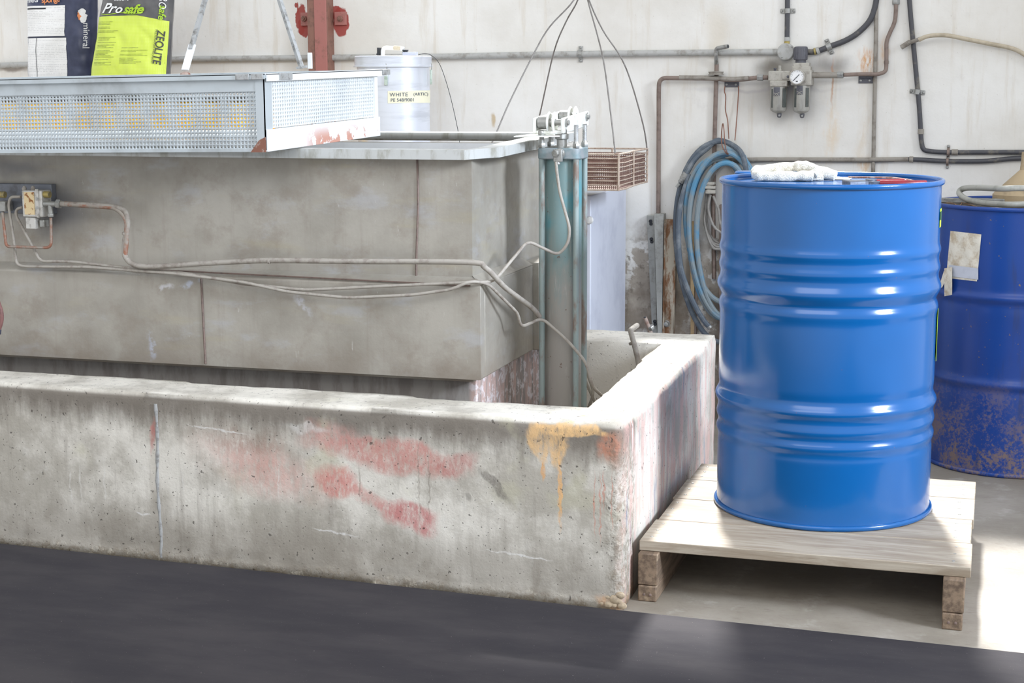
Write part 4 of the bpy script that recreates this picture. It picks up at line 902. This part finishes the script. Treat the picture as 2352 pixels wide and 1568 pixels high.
# things on the grimy drum
LZ2 = .872
hc = atz(2352, 452, LZ2+.02); M_CLR = dirty('cloudy clear hose', (176, 176, 168), (150, 150, 142), 20, .3)
mb = MB(); ring_pts = [(2430, 438), (2352, 432), (2300, 433), (2250, 431), (2215, 432.5), (2203, 443), (2222, 458), (2260, 466), (2310, 469.5), (2360, 468), (2420, 460)]
def z_on(px, py, i): return atz(px, py, LZ2+.012)
PP = []
for i, (x_, y_) in enumerate(ring_pts):
    f_ = [.07, .075, .07, .062, .05, .034, .018, .012, .012, .012, .014][i]; PP.append(atz(x_, y_, LZ2+f_))
# keep the far side of the loop within the drum
PP = [Vector((v.x, min(v.y, D2[1]+.30), v.z)) for v in PP]
PP = [at(x_, y_, min(max(v.y, D2[1]-.24), D2[1]+.26)) for (x_, y_), v in zip(ring_pts, PP)]
for v in PP: v.z = max(v.z, LZ2+.0115)
hz = thing('clear_hose', 'cloudy clear plastic hose loop lying on the grimy drum', 'hose', (PP[6].x, PP[6].y, LZ2))
MB().tube(smooth(PP, 7), .0098, 12).build('hose_run', M_CLR, hz)
ba = at(2160, 456, D2[1]+.06); bb = at(2420, 462, D2[1]+.06)
br = MB().box((ba.x-.03, D2[1]+.05, LZ2+.001), (bb.x-.02, D2[1]+.07, LZ2+.017)); tag(br.build('metal_bar', M_ZINC, base=(D2[0], D2[1]+.06, LZ2), bevel=.002), 'flat silver bar lying across the grimy drum top', 'bar')
M_FUN = dirty('beige grimy plastic', (178, 158, 126), (140, 124, 98), 14, .5)
fy = D2[1]+.13; fbz = at(2345, 452, fy).z; fc = at(2348, 450, fy)
fun = thing('funnel', 'beige plastic funnel turned upside down on the grimy drum', 'funnel', (fc.x, fy, LZ2))
fs_ = mpp(fc)
zf = lambda py: at(2345, py, fy).z
MB().lathe([(66*fs_, LZ2+.001), (66*fs_, zf(446)), (60*fs_, zf(440)), (8.2*fs_, zf(390)), (6.5*fs_, zf(372)), (5.5*fs_, zf(349)), (4.2*fs_, zf(348.5))], (fc.x, fy, 0), 36).build('funnel_cone', M_FUN, fun)
for i, lst in enumerate(([(2174, 465), (2190, 467), (2196, 470)], [(2197, 462), (2225, 469), (2268, 482)], [(2209, 466), (2207, 470), (2202, 474)])):
    P = [atz(x_, y_, LZ2+.003) for x_, y_ in lst]
    tw_ = MB().tube(smooth(P, 5), .0016, 6).build('twig', dirty('dry brown twig', (150, 118, 90), (120, 92, 70), 30), base=tuple(P[1])); tag(tw_, ['short dry twig at the left on the grimy drum lid', 'long dry stalk under the clear hose on the drum lid', 'tiny forked twig end on the grimy drum lid'][i], 'twig', None)

# ------------------------------------------------------------------ pipes, hoses and fittings on the wall
M_PVC = dirty('grey plastic conduit', (178, 178, 174), (146, 142, 134), 30, .5)
M_BLKP = dirty('dusty black pipe', (74, 74, 78), (124, 118, 106), 26, .5, 0, (.5, .75))
M_GRYP = dirty('dust grey pipe', (150, 144, 134), (118, 110, 100), 26, .6)
M_BRNP = dirty('brown steel pipe', (134, 118, 108), (112, 96, 88), 34, .6)
def wpipe(name, label, pts, px_r, mat, rad=.05, sm=False, off=None, group=None, part='pipe_run', fname=None):
    r = px_r*mpp(wp(*pts[0][:2])); o_ = r+.002 if off is None else off
    P = [wp(q[0], q[1], q[2] if len(q) > 2 else o_) for q in pts]
    t = thing(name, label, fname or name.split('_')[-1], P[0], group)
    MB().tube(smooth(P, 7) if sm else fillet(P, rad, 9), r, 12).build(part, mat, t)
    t['_r'] = r; t['_o'] = o_
    return t
def saddle(t, x, y, vert=False, mat=None, ears=True, ln=.018, ang=0):   # clamp round a pipe with two fixing ears and screws
    r = t['_r']+.002; c = wp(x, y, t['_o']); d = Vector((0, 0, 1)) if vert else Vector((1, 0, 0))
    if ang: d = Vector((math.cos(ang), 0, math.sin(ang)))
    n_ = Vector((-d.z, 0, d.x))
    mb = MB().cyl(c-d*ln/2, c+d*ln/2, r, 14)
    if ears:
        a = c+n_*(r+.016); b = c-n_*(r+.016); a.y = b.y = YW-.003; mb.bar(a, b, .004, ln*.9, d)
    s_ = mb.build('pipe_clamp', mat or M_ZINC, t, bevel=.001)
    if ears:
        for e in (a, b):
            e2 = e+(c-e).normalized()*.005; e2.y = YW-.004; spart(MB().lathe([(.0055, 0), (.0055, .002), (.003, .004)], e2, 10, (0, -1, 0)), 'screw', M_ZINC, s_, t)
def collar(t, x, y, vert, px_r, px_l, mat, nm='coupling', hexa=False, off=None):
    c = wp(x, y, t['_o'] if off is None else off); s_ = mpp(c); d = Vector((0, 0, 1)) if vert else Vector((1, 0, 0))
    if isinstance(vert, tuple): d = (wp(*vert)-wp(x, y)).normalized()
    mb = MB()
    if hexa: mb.nut(c-d*px_l*s_/2, px_r*s_, px_l*s_, d)
    else: mb.cyl(c-d*px_l*s_/2, c+d*px_l*s_/2, px_r*s_, 16)
    return mb.build(nm, mat, t, bevel=.0008)
cu = wpipe('plastic_conduit', 'long grey plastic conduit running level along the wall to the round box', [(-60, 151.5), (75, 148), (430, 135.5), (700, 133), (1000, 130), (1300, 124.5), (1600, 121), (1789, 119.5)], 6.4, M_PVC)
saddle(cu, 1332, 124); collar(cu, 1783, 119.5, False, 7.4, 16, M_PVC)
# round junction box
jb = thing('junction_box', 'round grey junction box where the wall conduits meet', 'box', wp(1807, 119.5)); c = wp(1807, 119.5); s_ = mpp(c)
MB().lathe([(19.5*s_, 0), (19.5*s_, .030), (18.6*s_, .032), (18.6*s_, .036), (17*s_, .038)], c, 40, (0, -1, 0)).build('box_body', M_PVC, jb)
for sx, sy in ((1819, 107), (1796, 131)): MB().lathe([(.004, 0), (.004, .002), (.002, .003)], wp(sx, sy, .037), 10, (0, -1, 0)).build('screw', M_ZINC, jb)
c2 = wpipe('black_conduit', 'short black conduit rising from the round box to the top edge', [(1808.5, -40), (1808.5, 20), (1807.5, 99)], 5.8, M_BLKP)
saddle(c2, 1809, 25, True); collar(c2, 1808, 90, True, 7.2, 9, M_PVC); collar(c2, 1807.5, 97, True, 6.2, 8, M_BRASS, 'brass_neck')
hb = wpipe('black_hose', 'thick black flexible conduit curving up from the round box', [(1826, 119), (1868, 119), (1885, 115), (1905, 107), (1940, 94), (1970, 76), (1997, 48), (2010, 15), (2016, -30)], 6.6, M_BLKP, sm=True)
saddle(hb, 1904, 107, ang=.42); collar(hb, 1872, 118, (1885, 115), 8, 5, M_BRASS); collar(hb, 1879, 116.5, (1890, 112), 8.6, 7, M_PVC)
# regulator and lubricator
M_FRL = dirty('dusty die cast grey', (178, 174, 164), (146, 140, 130), 46, .5, .15); M_BOWL = dirty('grey guard bowl', (170, 168, 160), (134, 130, 122), 16, .42, .25, streak=(1, 1, .3))
M_KNOB = dirty('dusty black knob', (92, 92, 98), (70, 70, 76), 40, .5); M_SLOT = dirty('dark sight slot', (84, 88, 84), (66, 70, 66), 30, .3)
fr = thing('air_regulator', 'twin-bowl air filter regulator and lubricator with round gauge on the wall', 'regulator', wp(1815, 175, .06))
def wbox(x0, y0, x1, y1, of, ob=.02, name=None, mat=None, bev=.002, parent=None, root=None):
    mb = MB(); pbox(mb, x0, y0, x1, y1, YW-of, YW-ob)
    return mb.build(name, mat, root or parent, bevel=bev) if root is None else spart(mb, name, mat, parent, root, bevel=bev)
def wlathe(pr, x, y, off, ax, mat, name, t, n=28, root=None):
    c = wp(x, y, off); s_ = mpp(c); mb = MB().lathe([(r*s_, z*s_) for r, z in pr], c, n, ax); return mb.build(name, mat, t) if root is None else spart(mb, name, mat, t, root)
rb = wbox(1817, 161, 1863, 196, .085, 0, 'regulator_body', M_FRL, .003, fr)
wbox(1819, 152, 1861, 162, .083, .02, 'bonnet', M_FRL, .002, fr); wbox(1822, 144, 1858, 153, .079, .02, 'bonnet', M_FRL, .002, fr)
wlathe([(12, 0), (12, 7)], 1839, 145, .05, (0, 0, 1), M_KNOB, 'knob_neck', fr)
kn = wlathe([(14, 0), (15.6, 1), (15.6, 27), (14.6, 30), (10, 31)], 1839, 138, .05, (0, 0, 1), M_KNOB, 'adjusting_knob', fr, 30)
for i in range(10):
    c = wp(1839, 123, .05); s_ = mpp(c); a = math.pi*(1+i/9); spart(MB().bar(c+Vector((15.6*s_*math.cos(a), 15.6*s_*math.sin(a), -12*s_)), c+Vector((15.6*s_*math.cos(a), 15.6*s_*math.sin(a), 12*s_)), .002, .002, (0, 1, 0)), 'grip_rib', M_KNOB, kn, fr)
wbox(1764.5, 163, 1817, 186, .078, 0, 'lubricator_body', M_FRL, .003, fr); wbox(1768, 185, 1808, 199, .082, .015, 'bowl_collar', M_FRL, .003, fr)
wbox(1796, 167, 1815, 182, .084, .07, 'link_plate', M_FRL, .002, fr)
wlathe([(3.2, 0), (3.2, 2), (1.5, 2.6)], 1810, 176, .085, (0, -1, 0), M_KNOB, 'link_screw', fr, 12)
wlathe([(5, 0), (5, 4), (3.6, 5), (3.6, 12), (2, 12.5)], 1791, 163, .05, (0, 0, 1), M_FRL, 'sight_dome', fr, 16); wlathe([(2.6, 0), (2.6, 3), (3.4, 4), (3.4, 7)], 1780, 163, .06, (0, 0, 1), M_KNOB, 'filler_screw', fr, 12)
for cx_, y0, y1, hw, sl in ((1789, 199, 256, 19, ((-15.5, 204.5, 247, 4), (10.8, 203, 246, 7))), (1841.5, 196, 257, 19.3, ((-15, 203, 246, 5), (11, 202, 245, 6)))):
    h = y1-y0
    bw = wlathe([(hw, 0), (hw, -h*.86), (hw*.93, -h*.95), (hw*.72, -h), (hw*.3, -h-3.5), (4, -h-4), (4, -h-8)], cx_, y0, .055, (0, 0, 1), M_BOWL, 'guard_bowl', fr, 32)
    for dx, a, b, wd in sl:
        c = wp(cx_, (a+b)/2, .055); s_ = mpp(c); R_ = hw*s_; an = math.asin(max(-1, min(1, (dx+wd/2)/hw)))
        ctr = c+Vector((R_*math.sin(an), -R_*math.cos(an), 0)); hh = (b-a)/2*s_
        spart(MB().bar(ctr-Vector((0, 0, hh)), ctr+Vector((0, 0, hh)), wd*s_/max(.45, math.cos(an)), .0022, (math.sin(an), -math.cos(an), 0)), 'sight_slot', M_SLOT, bw, fr, bevel=.0006)
    c = wp(cx_-2, (y0+y0+20)/2, .055); R_ = hw*mpp(c)
    def bp(u, v): a_ = (u-.5)*.72-.1; z = wp(cx_, y0+1+20*v, .055).z; return Vector((c.x+.002+(R_+.0015)*math.sin(a_), c.y-(R_+.0015)*math.cos(a_), z))
    bg_ = spart(MB().grid(bp, 10, 4), 'badge', M_KNOB, bw, fr, sharp=0); bg_['label'] = 'dark badge with pale zigzag mark'
    mk = MB().tube([bp(u, v)-Vector((0, .0008, 0)) for u, v in ((.06, .66), (.5, .76), (.94, .62))], .0012, 5); mk.tube([bp(u, v)-Vector((0, .0008, 0)) for u, v in ((.15, .98), (.3, .84), (.5, .94), (.7, .84), (.86, .98))], .0013, 5)
    spart(mk, 'zigzag_mark', M_FRL, bw, fr)
    wlathe([(5.6, 0), (5.6, -4), (4.2, -9), (2, -10)], cx_+1, y1+4, .055, (0, 0, 1), M_KNOB, 'drain_cock', fr, 12)
    wlathe([(2.4, 0), (2.4, 2)], cx_+1, y1+9, .062, (0, -1, 0), M_ZINC, 'drain_button', fr, 10)
ga = wlathe([(15, 0), (18.2, 3), (18.2, 12), (17, 13.2), (15.8, 13.2), (15.6, 11.5), (.1, 11.5)], 1832, 176.5, .085, (0, -1, 0), M_FRL, 'gauge', fr, 40)
c = wp(1832, 176.5, .085); s_ = mpp(c); yf = -11.9*s_
MD = dirty('white gauge dial', (240, 240, 238), (230, 230, 228), 20, .4)
spart(MB().lathe([(15.3*s_, 0), (.0005, .0001)], c+Vector((0, yf, 0)), 32, (0, -1, 0), False), 'dial', MD, ga, fr)
tk = MB()
for i in range(13):
    a = math.radians(225-i*22.5); q = Vector((math.cos(a), 0, math.sin(a))); L_1 = 10.5 if i % 3 == 0 else 12; tk.bar(c+Vector((0, yf-.0012, 0))+q*L_1*s_, c+Vector((0, yf-.0012, 0))+q*14*s_, .0009, .0006, (0, 1, 0))
spart(tk, 'dial_ticks', M_DK, ga, fr); q = Vector((math.cos(math.radians(46)), 0, math.sin(math.radians(46))))
spart(MB().bar(c+Vector((0, yf-.002, 0))-q*12*s_, c+Vector((0, yf-.002, 0))+q*8*s_, .0022, .0008, (0, 1, 0)), 'needle', M_DK, ga, fr)
spart(MB().bar(c+Vector((-2*s_, yf-.0012, -10*s_)), c+Vector((2*s_, yf-.0012, -10*s_)), .0035, .0006, (0, 1, 0)), 'dial_mark', M_DK, ga, fr)
# compressed air lines
a1 = wpipe('air_pipe', 'brown-grey air pipe leaving the lubricator left and turning down the wall', [(1764, 178, .05), (1740, 178, .05), (1712, 182, .04), (1680, 184, .031), (1640, 180, .031), (1514, 179, .031), (1513, 215, .026), (1513, 300, .014), (1512, 505, .012)], 5.2, M_BRNP, .055)
collar(a1, 1746, 178, False, 8, 14, M_ZINC, 'union_nut', True, .05)
MB().tube(fillet([wp(1720, 179.5, .045), wp(1680, 182.6, .033), wp(1640, 178.8, .033), wp(1560, 178, .033)], .05, 6), 5.3*mpp(wp(1640, 180)), 10).build('dusty_top', M_GRYP, a1)
a2_ = wpipe('air_pipe', 'grey air pipe leaving the gauge right and rising to a hex joint', [(1937, 172, .05), (1958, 171, .036), (1985, 170, .028), (2015, 171, .028), (2035, 165, .024), (2036, 140, .014), (2036, 95, .014), (2044, 75, .014), (2056, 50, .014), (2058, 20, .014), (2058, -40, .014)], 4.6, M_BRNP, .04)
MB().tube([wp(1863, 172.5, .05), wp(1925, 172.5, .05)], 7*mpp(wp(1890, 172)), 16).build('thick_sleeve', M_GRYP, a2_)
collar(a2_, 1930, 172, False, 8.2, 15, M_ZINC, 'union_nut', True, .05); collar(a2_, 2058, 5, True, 9, 11, M_ZINC, 'hex_joint', True); collar(a2_, 2036, 143, True, 5.6, 7, M_GRYP)
vc = wpipe('steel_conduit', 'thin vertical steel conduit passing straight down behind the black hose', [(2013, -40), (2012.5, 40), (2005, 420), (2004, 560)], 4.6, M_GRYP)
bp_ = wpipe('black_pipe', 'leaning black pipe coming down from the top and elbowing right', [(2086, -40), (2090, 20), (2112, 250), (2116, 325), (2120, 345), (2150, 349), (2200, 350), (2420, 349)], 5.6, M_BLKP, .05)
saddle(bp_, 2107, 211, True, ang=1.45); collar(bp_, 2115, 302, True, 7, 12, M_GRYP); collar(bp_, 2193, 349.5, False, 7, 14, M_GRYP); saddle(bp_, 2178, 350, mat=M_BRNP, ln=.010)
lp = wpipe('black_pipe', 'low level black pipe with dusty grey left length above the drums', [(1640, 370), (1750, 367), (1990, 367.5), (2090, 366), (2170, 370), (2260, 370), (2330, 364), (2420, 362)], 5.4, M_BLKP, .05, sm=True)
MB().tube([wp(1640, 369.2, .012), wp(1750, 366.4, .012), wp(1990, 367, .012), wp(2086, 365.6, .012)], 5.5*mpp(wp(1900, 367)), 12).build('grey_length', M_GRYP, lp)['label'] = 'dusty grey length'
collar(lp, 2093, 366, False, 6.8, 9, M_GRYP); saddle(lp, 2176, 370, mat=M_BRNP, ln=.009)
bh = wpipe('beige_hose', 'beige hose arching right from a dark tail behind the leaning black pipe', [(2110, 92, .05), (2128, 84, .05), (2150, 81, .045), (2180, 82, .04), (2220, 90, .03), (2280, 102, .02), (2320, 110, .02), (2346, 121, .02), (2390, 150, .02)], 5, dirty('aged beige hose', (190, 178, 156), (166, 154, 132), 20, .5), sm=True, part='hose_run')
mb = MB(); P = [wp(2070, 109, .022), wp(2086, 99, .026)]; s_ = mpp(P[0]); mb.cyl(P[0], P[1], 5.6*s_, 12, 6*s_); mb.cyl(P[1], wp(2127, 84.5, .05), 4.6*s_, 12); mb.box(tuple(wp(2084, 102, .03)), tuple(wp(2090, 92, .012))); mb.build('dark_tail', M_GRYP, bh, bevel=.001)
br1 = wpipe('brown_pipe', 'rusty brown upright pipe with grey elbow spout behind the hose coil', [(1645.5, 143), (1646, 150), (1641, 330), (1638, 480), (1640, 640)], 4.9, M_BRNP, .02, off=.011)
mb = MB(); s_ = mpp(wp(1645, 120)); mb.tube(fillet([wp(1645.5, 146, .012), wp(1645, 131, .034), wp(1645, 111, .036), wp(1672, 106.5, .06)], .012, 5), 4.9*s_, 12); mb.build('elbow_spout', M_ZINC, br1)
MB().cyl(wp(1671, 106.7, .0595), wp(1672.4, 106.4, .0606), 3.6*s_, 12).build('bore', M_BLK, br1)
mb = MB().lathe([(17.6*s_, -.0), (17.6*s_, .003), (16*s_, .004), (16*s_, .008), (17.6*s_, .009), (17.6*s_, .012), (5*s_, .013)], wp(1644.5, 172, .0305), 24); mb.build('flange_ring', M_GRYP, br1)
for nm, x0, x1, y0, y1, lb in (('pipe_bracket', 1664, 1697, 184, 200, 'dark steel bracket under the air pipe left of the regulator'), ('pipe_bracket', 1972, 2004, 175, 191, 'dark steel bracket under the air pipe right of the gauge')):
    t = thing(nm, lb, 'bracket', wp((x0+x1)/2, y1, .003), None)
    mb = MB(); pbox(mb, x0, y0, x1, y1, YW-.005, YW); pbox(mb, x0, y0, x1, y0+3, YW-.022, YW); mb.build('bracket_plate', M_KNOB, t, bevel=.0008)
    for xx in (x0+5, x1-7): MB().lathe([(.0042, 0), (.0042, .002), (.002, .003)], wp(xx, (y0+y1)/2+2, .005), 10, (0, -1, 0)).build('screw', M_ZINC, t)
# wires that carry the hose coil
M_HK = dirty('rusty tie wire', (140, 98, 80), (116, 84, 70), 50, .65)
hk = thing('tie_wire', 'rusty wire ties hanging the hose coil from the left bracket', 'wire', wp(1680, 200, .02))
for pts in ([(1665, 198, .008), (1664, 210, .01), (1667, 222, .012), (1666, 250, .014), (1671, 275, .02), (1673, 300, .03), (1674, 318, .05)], [(1696, 198, .008), (1696, 215, .01), (1693, 260, .014), (1690, 300, .03), (1688, 322, .05)], [(1673, 356, .07), (1668, 352, .092), (1659, 335, .098), (1657, 312, .092), (1660, 284, .05), (1663, 300, .088), (1665, 330, .098), (1670, 350, .094), (1678, 357, .07)]):
    MB().tube(smooth([wp(*q) for q in pts], 6), 1.3*mpp(wp(1670, 250)), 6).build('wire_strand', M_HK, hk)

# hose coil
M_BHOSE = dirty('dusty blue hose', (88, 142, 174), (134, 146, 150), 14, .55, 0, (.36, .6)); M_DHOSE = dirty('dusty black hose', (88, 98, 108), (124, 130, 134), 16, .55, 0, (.45, .65))
def coil(name, label, loops, px_r, mat, head=(), tail=(), group=None):
    P = [wp(*q) for q in head]
    for i in range(len(loops)-1):
        A, B = loops[i], loops[i+1]
        for j in range(16):
            t = j/16; a = -math.pi/2+2*math.pi*t
            q = [A[k_]+(B[k_]-A[k_])*t for k_ in range(5)]
            P.append(wp(q[0]+q[2]*math.cos(a)*(1-.12*math.sin(a)), q[1]+q[3]*math.sin(a), q[4]))
    q = loops[-1]; P += [wp(q[0], q[1]-q[3], q[4])]+[wp(*q_) for q_ in tail]
    t = thing(name, label, 'hose', wp(1660, 330, .05), group)
    MB().tube(smooth(P, 4), px_r*mpp(wp(1660, 500)), 10).build('hose_run', mat, t); return t
# loops: centre x, centre y, half width, half height, distance from wall
coil('blue_hose', 'blue air hose hung in several tall loops on the wall', [(1662, 545, 88, 206, .062), (1666, 532, 80, 182, .078), (1652, 556, 70, 190, .045), (1668, 540, 62, 166, .088), (1650, 520, 84, 160, .055)], 6.2, M_BHOSE, tail=[(1700, 352, .05), (1722, 400, .05), (1740, 470, .05), (1735, 560, .05)])
dh = coil('dark_hose', 'dusty black hose looped outermost with a brass coupling end', [(1650, 560, 94, 238, .030), (1655, 548, 104, 224, .034)], 6, M_DHOSE, head=[(1566, 412, .05), (1577, 398, .05), (1596, 366, .04), (1625, 340, .03)], tail=[(1690, 338, .07), (1707, 360, .09), (1715, 400, .09), (1718, 440, .09)])
mb = MB(); s_ = mpp(wp(1560, 420)); mb.cyl(wp(1577, 398, .05), wp(1568, 411, .05), 8*s_, 12); mb.nut(wp(1568, 411, .05), 7.2*s_, .016, wp(1560, 422, .05)-wp(1568, 411, .05)); mb.cyl(wp(1561, 421, .05), wp(1554, 430, .05), 3.6*s_, 10); mb.build('hose_coupling', M_ZINC, dh)['label'] = 'dull brass and zinc coupling'
dh2 = thing('dark_hose', 'black hose length crossing the coil and ending free above the curb', 'hose', wp(1600, 600, .09))
MB().tube(smooth([wp(*q) for q in ((1583, 400, .05), (1563, 470, .07), (1558, 540, .09), (1563, 610, .1), (1578, 660, .105), (1598, 705, .105), (1618, 738, .1), (1631, 752, .1))], 7), 6*s_, 10).build('hose_run', M_DHOSE, dh2)
MB().cyl(wp(1628, 749, .1), wp(1632, 754, .1), 6.4*s_, 12).build('hose_tip', M_ZINC, dh2, bevel=.001)
# grey cable bundle with plug
M_CBL = dirty('dusty grey cable', (150, 146, 140), (120, 116, 110), 20, .6)
rr = random.Random(12)
pgt = thing('cable_bundle', 'looped grey electric cable with plug hanging inside the hose coil', 'cable', wp(1640, 430, .03))
for i in range(5):
    pts = [(1660-4*i, 378+rr.uniform(-6, 6)), (1640-3*i, 400), (1632-2*i, 430), (1626-2*i+rr.uniform(-4, 4), 480), (1622+rr.uniform(-4, 6), 515), (1632+rr.uniform(-4, 5), 540+6*i), (1652, 552+5*i), (1675, 545+6*i), (1692, 490), (1694, 430), (1684, 392), (1664, 376)]
    MB().tube(smooth([wp(x, y, .016+.009*i+.004*math.sin(x*.3)) for x, y in pts], 6), 3.1*s_, 8).build('cable_loop', M_CBL, pgt)
for pts in ([(1632, 447), (1627, 480), (1640, 520), (1668, 540), (1690, 545)], [(1638, 450), (1650, 480), (1654, 510), (1666, 528), (1690, 530)]):
    MB().tube(smooth([wp(x, y, .065) for x, y in pts], 6), 3*s_, 8).build('cable_tail', M_CBL, pgt)
mb = MB(); pbox(mb, 1618, 418, 1640, 425, YW-.085, YW-.05); pbox(mb, 1617, 427, 1643, 434, YW-.088, YW-.048); pbox(mb, 1620, 436, 1642, 445, YW-.085, YW-.05); mb.cyl(wp(1629, 419, .067), wp(1629, 445, .067), 9*s_, 16); pg = mb.build('plug', M_FRL, pgt, bevel=.002)
# channels standing at the foot of the wall
M_GALV = dirty('galvanised channel', (170, 170, 164), (140, 138, 130), 24, .5, .2); M_RCH = dirty('rusted channel', (176, 166, 148), (126, 88, 58), 22, .7, 0, (.44, .58), streak=(1.6, 1.6, .5))
def vseg(mb, x0, x1, xb0, xb1, y0, y1, of, ob):    # leaning vertical slab
    z1 = wp(x0, y0, of).z; zb = wp(xb0, 758, of).z
    def X_(xt, xb, z): a = wp(xt, y0, of).x; b = wp(xb, 758, of).x; return a+(b-a)*(z1-z)/(z1-zb)
    v = []
    for z in (0, z1):
        v += [(X_(x0, xb0, z), YW-of, z), (X_(x1, xb1, z), YW-of, z), (X_(x1, xb1, z), YW-ob, z), (X_(x0, xb0, z), YW-ob, z)]
    return mb.add(v, [(3, 2, 1, 0), (4, 5, 6, 7), (0, 1, 5, 4), (1, 2, 6, 5), (2, 3, 7, 6), (3, 0, 4, 7)])
gc = thing('slotted_channel', 'grey galvanised slotted channel upright at the foot of the wall', 'channel', (wp(1505, 600).x, YW-.03, 0))
vseg(MB(), 1485, 1503, 1497, 1510, 494, 758, .02, .002).build('slotted_flange', M_GALV, gc, bevel=.003); vseg(MB(), 1502, 1524, 1510, 1520, 491, 758, .050, .002).build('channel_web', M_GALV, gc, bevel=.006)
for y_ in (508, 549, 738):
    x_ = 1494+(y_-500)*.042; s2_ = mpp(wp(x_, y_)); mb = MB().lathe([(4.2*s2_, 0), (4.2*s2_, .0012)], wp(x_, y_, .0205), 14, (0, -1, 0)); mb.lathe([(4*s2_, 0), (4*s2_, .0012)], wp(x_+1, y_+6, .0205), 14, (0, -1, 0)); mb.build('slot', M_BLK, gc)
rc_ = thing('rusty_channel', 'rust-streaked steel channel upright beside the hose coil', 'channel', (wp(1540, 600).x, YW-.03, 0))
vseg(MB(), 1525.5, 1556, 1521, 1546, 504, 758, .034, .002).build('channel_face', M_RCH, rc_, bevel=.002); vseg(MB(), 1525.5, 1529, 1521, 1525, 512, 758, .048, .035).build('channel_lip', M_RCH, rc_, bevel=.002)
MB().lathe([(8*s_, 0), (8*s_, .003), (6*s_, .004), (5*s_, .014), (3*s_, .016)], wp(1531, 743, .034), 18, (0, -1, 0)).build('bolt', M_ZINC, rc_)
dk = thing('dark_post', 'dark steel post at the wall half hidden behind the shiny drum', 'post', (wp(1655, 600).x, YW-.02, 0))
vseg(MB(), 1652, 1668, 1650, 1666, 470, 758, .03, .004).build('post_bar', M_BRNP, dk, bevel=.002); vseg(MB(), 1600, 1606, 1594, 1600, 470, 758, .014, .004).build('post_edge', M_BRNP, dk, bevel=.002)
wt = thing('wooden_strip', 'narrow pale-brown timber strip on the wall inside the hose loops', 'strip', wp(1592, 600, .005))
vseg(MB(), 1585, 1593, 1586, 1596, 508, 758, .012, .002).build('strip_board', dirty('stained timber', (196, 170, 130), (150, 110, 70), 12, .7), wt, bevel=.001)
# bent pipe ends at the back of the curb
pe = thing('bent_pipe', 'bent grey pipe end hooked over the rear bund wall', 'pipe', (-1.2, 4.79, CH+.02))
pq = lambda x, y, Y: at(x, y, Y)
MB().tube(fillet([pq(1470, 850, 4.72), pq(1462, 810, 4.73), pq(1449, 762, 4.76), pq(1449, 757, 4.765), pq(1463, 747, 4.86)], .03, 7), .0085, 12).build('pipe_run', M_DUST, pe)
MB().cyl(pq(1450.5, 786, 4.757), pq(1452, 790, 4.755), .0098, 12).build('coupling', M_DUST, pe)
ps = thing('copper_stub', 'short open copper tube stub with nut behind the rear bund wall', 'pipe', pq(1500, 770, 5.2))
MB().tube(fillet([Vector((pq(1499, 775, 5.2).x+.03, 5.22, 0)), Vector((pq(1499, 775, 5.2).x+.025, 5.215, .35)), pq(1499, 775, 5.2), pq(1481, 729, 5.17)], .03, 4), .0072, 12).build('pipe_run', dirty('verdigris copper', (166, 150, 140), (140, 110, 98), 40), ps)
MB().nut(pq(1497, 756, 5.19), .012, .014, pq(1481, 729, 5.17)-pq(1499, 775, 5.2)).build('nut', M_ZINC, ps); MB().cyl(pq(1482, 731.5, 5.1705), pq(1480.7, 728, 5.169), .0048, 12).build('bore', M_BLK, ps)
# loose hoses inside the bund behind the ram
lh = thing('grey_cables', 'two slack grey cables dropping behind the ram into the bund', 'cable', at(1360, 900, 4.45))
for pts in ([(1345, 830, 4.42), (1350, 860, 4.44), (1362, 900, 4.46), (1352, 935, 4.46), (1340, 960, 4.46)], [(1342, 868, 4.46), (1358, 905, 4.48), (1372, 935, 4.5), (1385, 960, 4.5)]):
    MB().tube(smooth([at(*q) for q in pts], 6), .0045, 8).build('cable_run', M_GRYP, lh)
GRP = {'thin_tube': 'thin tubes on the tank front', 'twig': 'dry twigs on the grimy drum lid', 'blue_drum': 'blue steel drums', 'pipe_bracket': 'steel brackets under the air pipe', 'air_pipe': 'air pipes of the regulator', 'black_pipe': 'black pipes above the drums', 'dark_hose': 'dark hoses of the wall coil'}
for o in bpy.data.objects:
    g_ = GRP.get(o.name.split('.')[0])
    if g_ and o.parent is None: o['group'] = g_
for o in ROOTS:
    for k_ in ('_b', '_r', '_o'):
        if k_ in o: del o[k_]
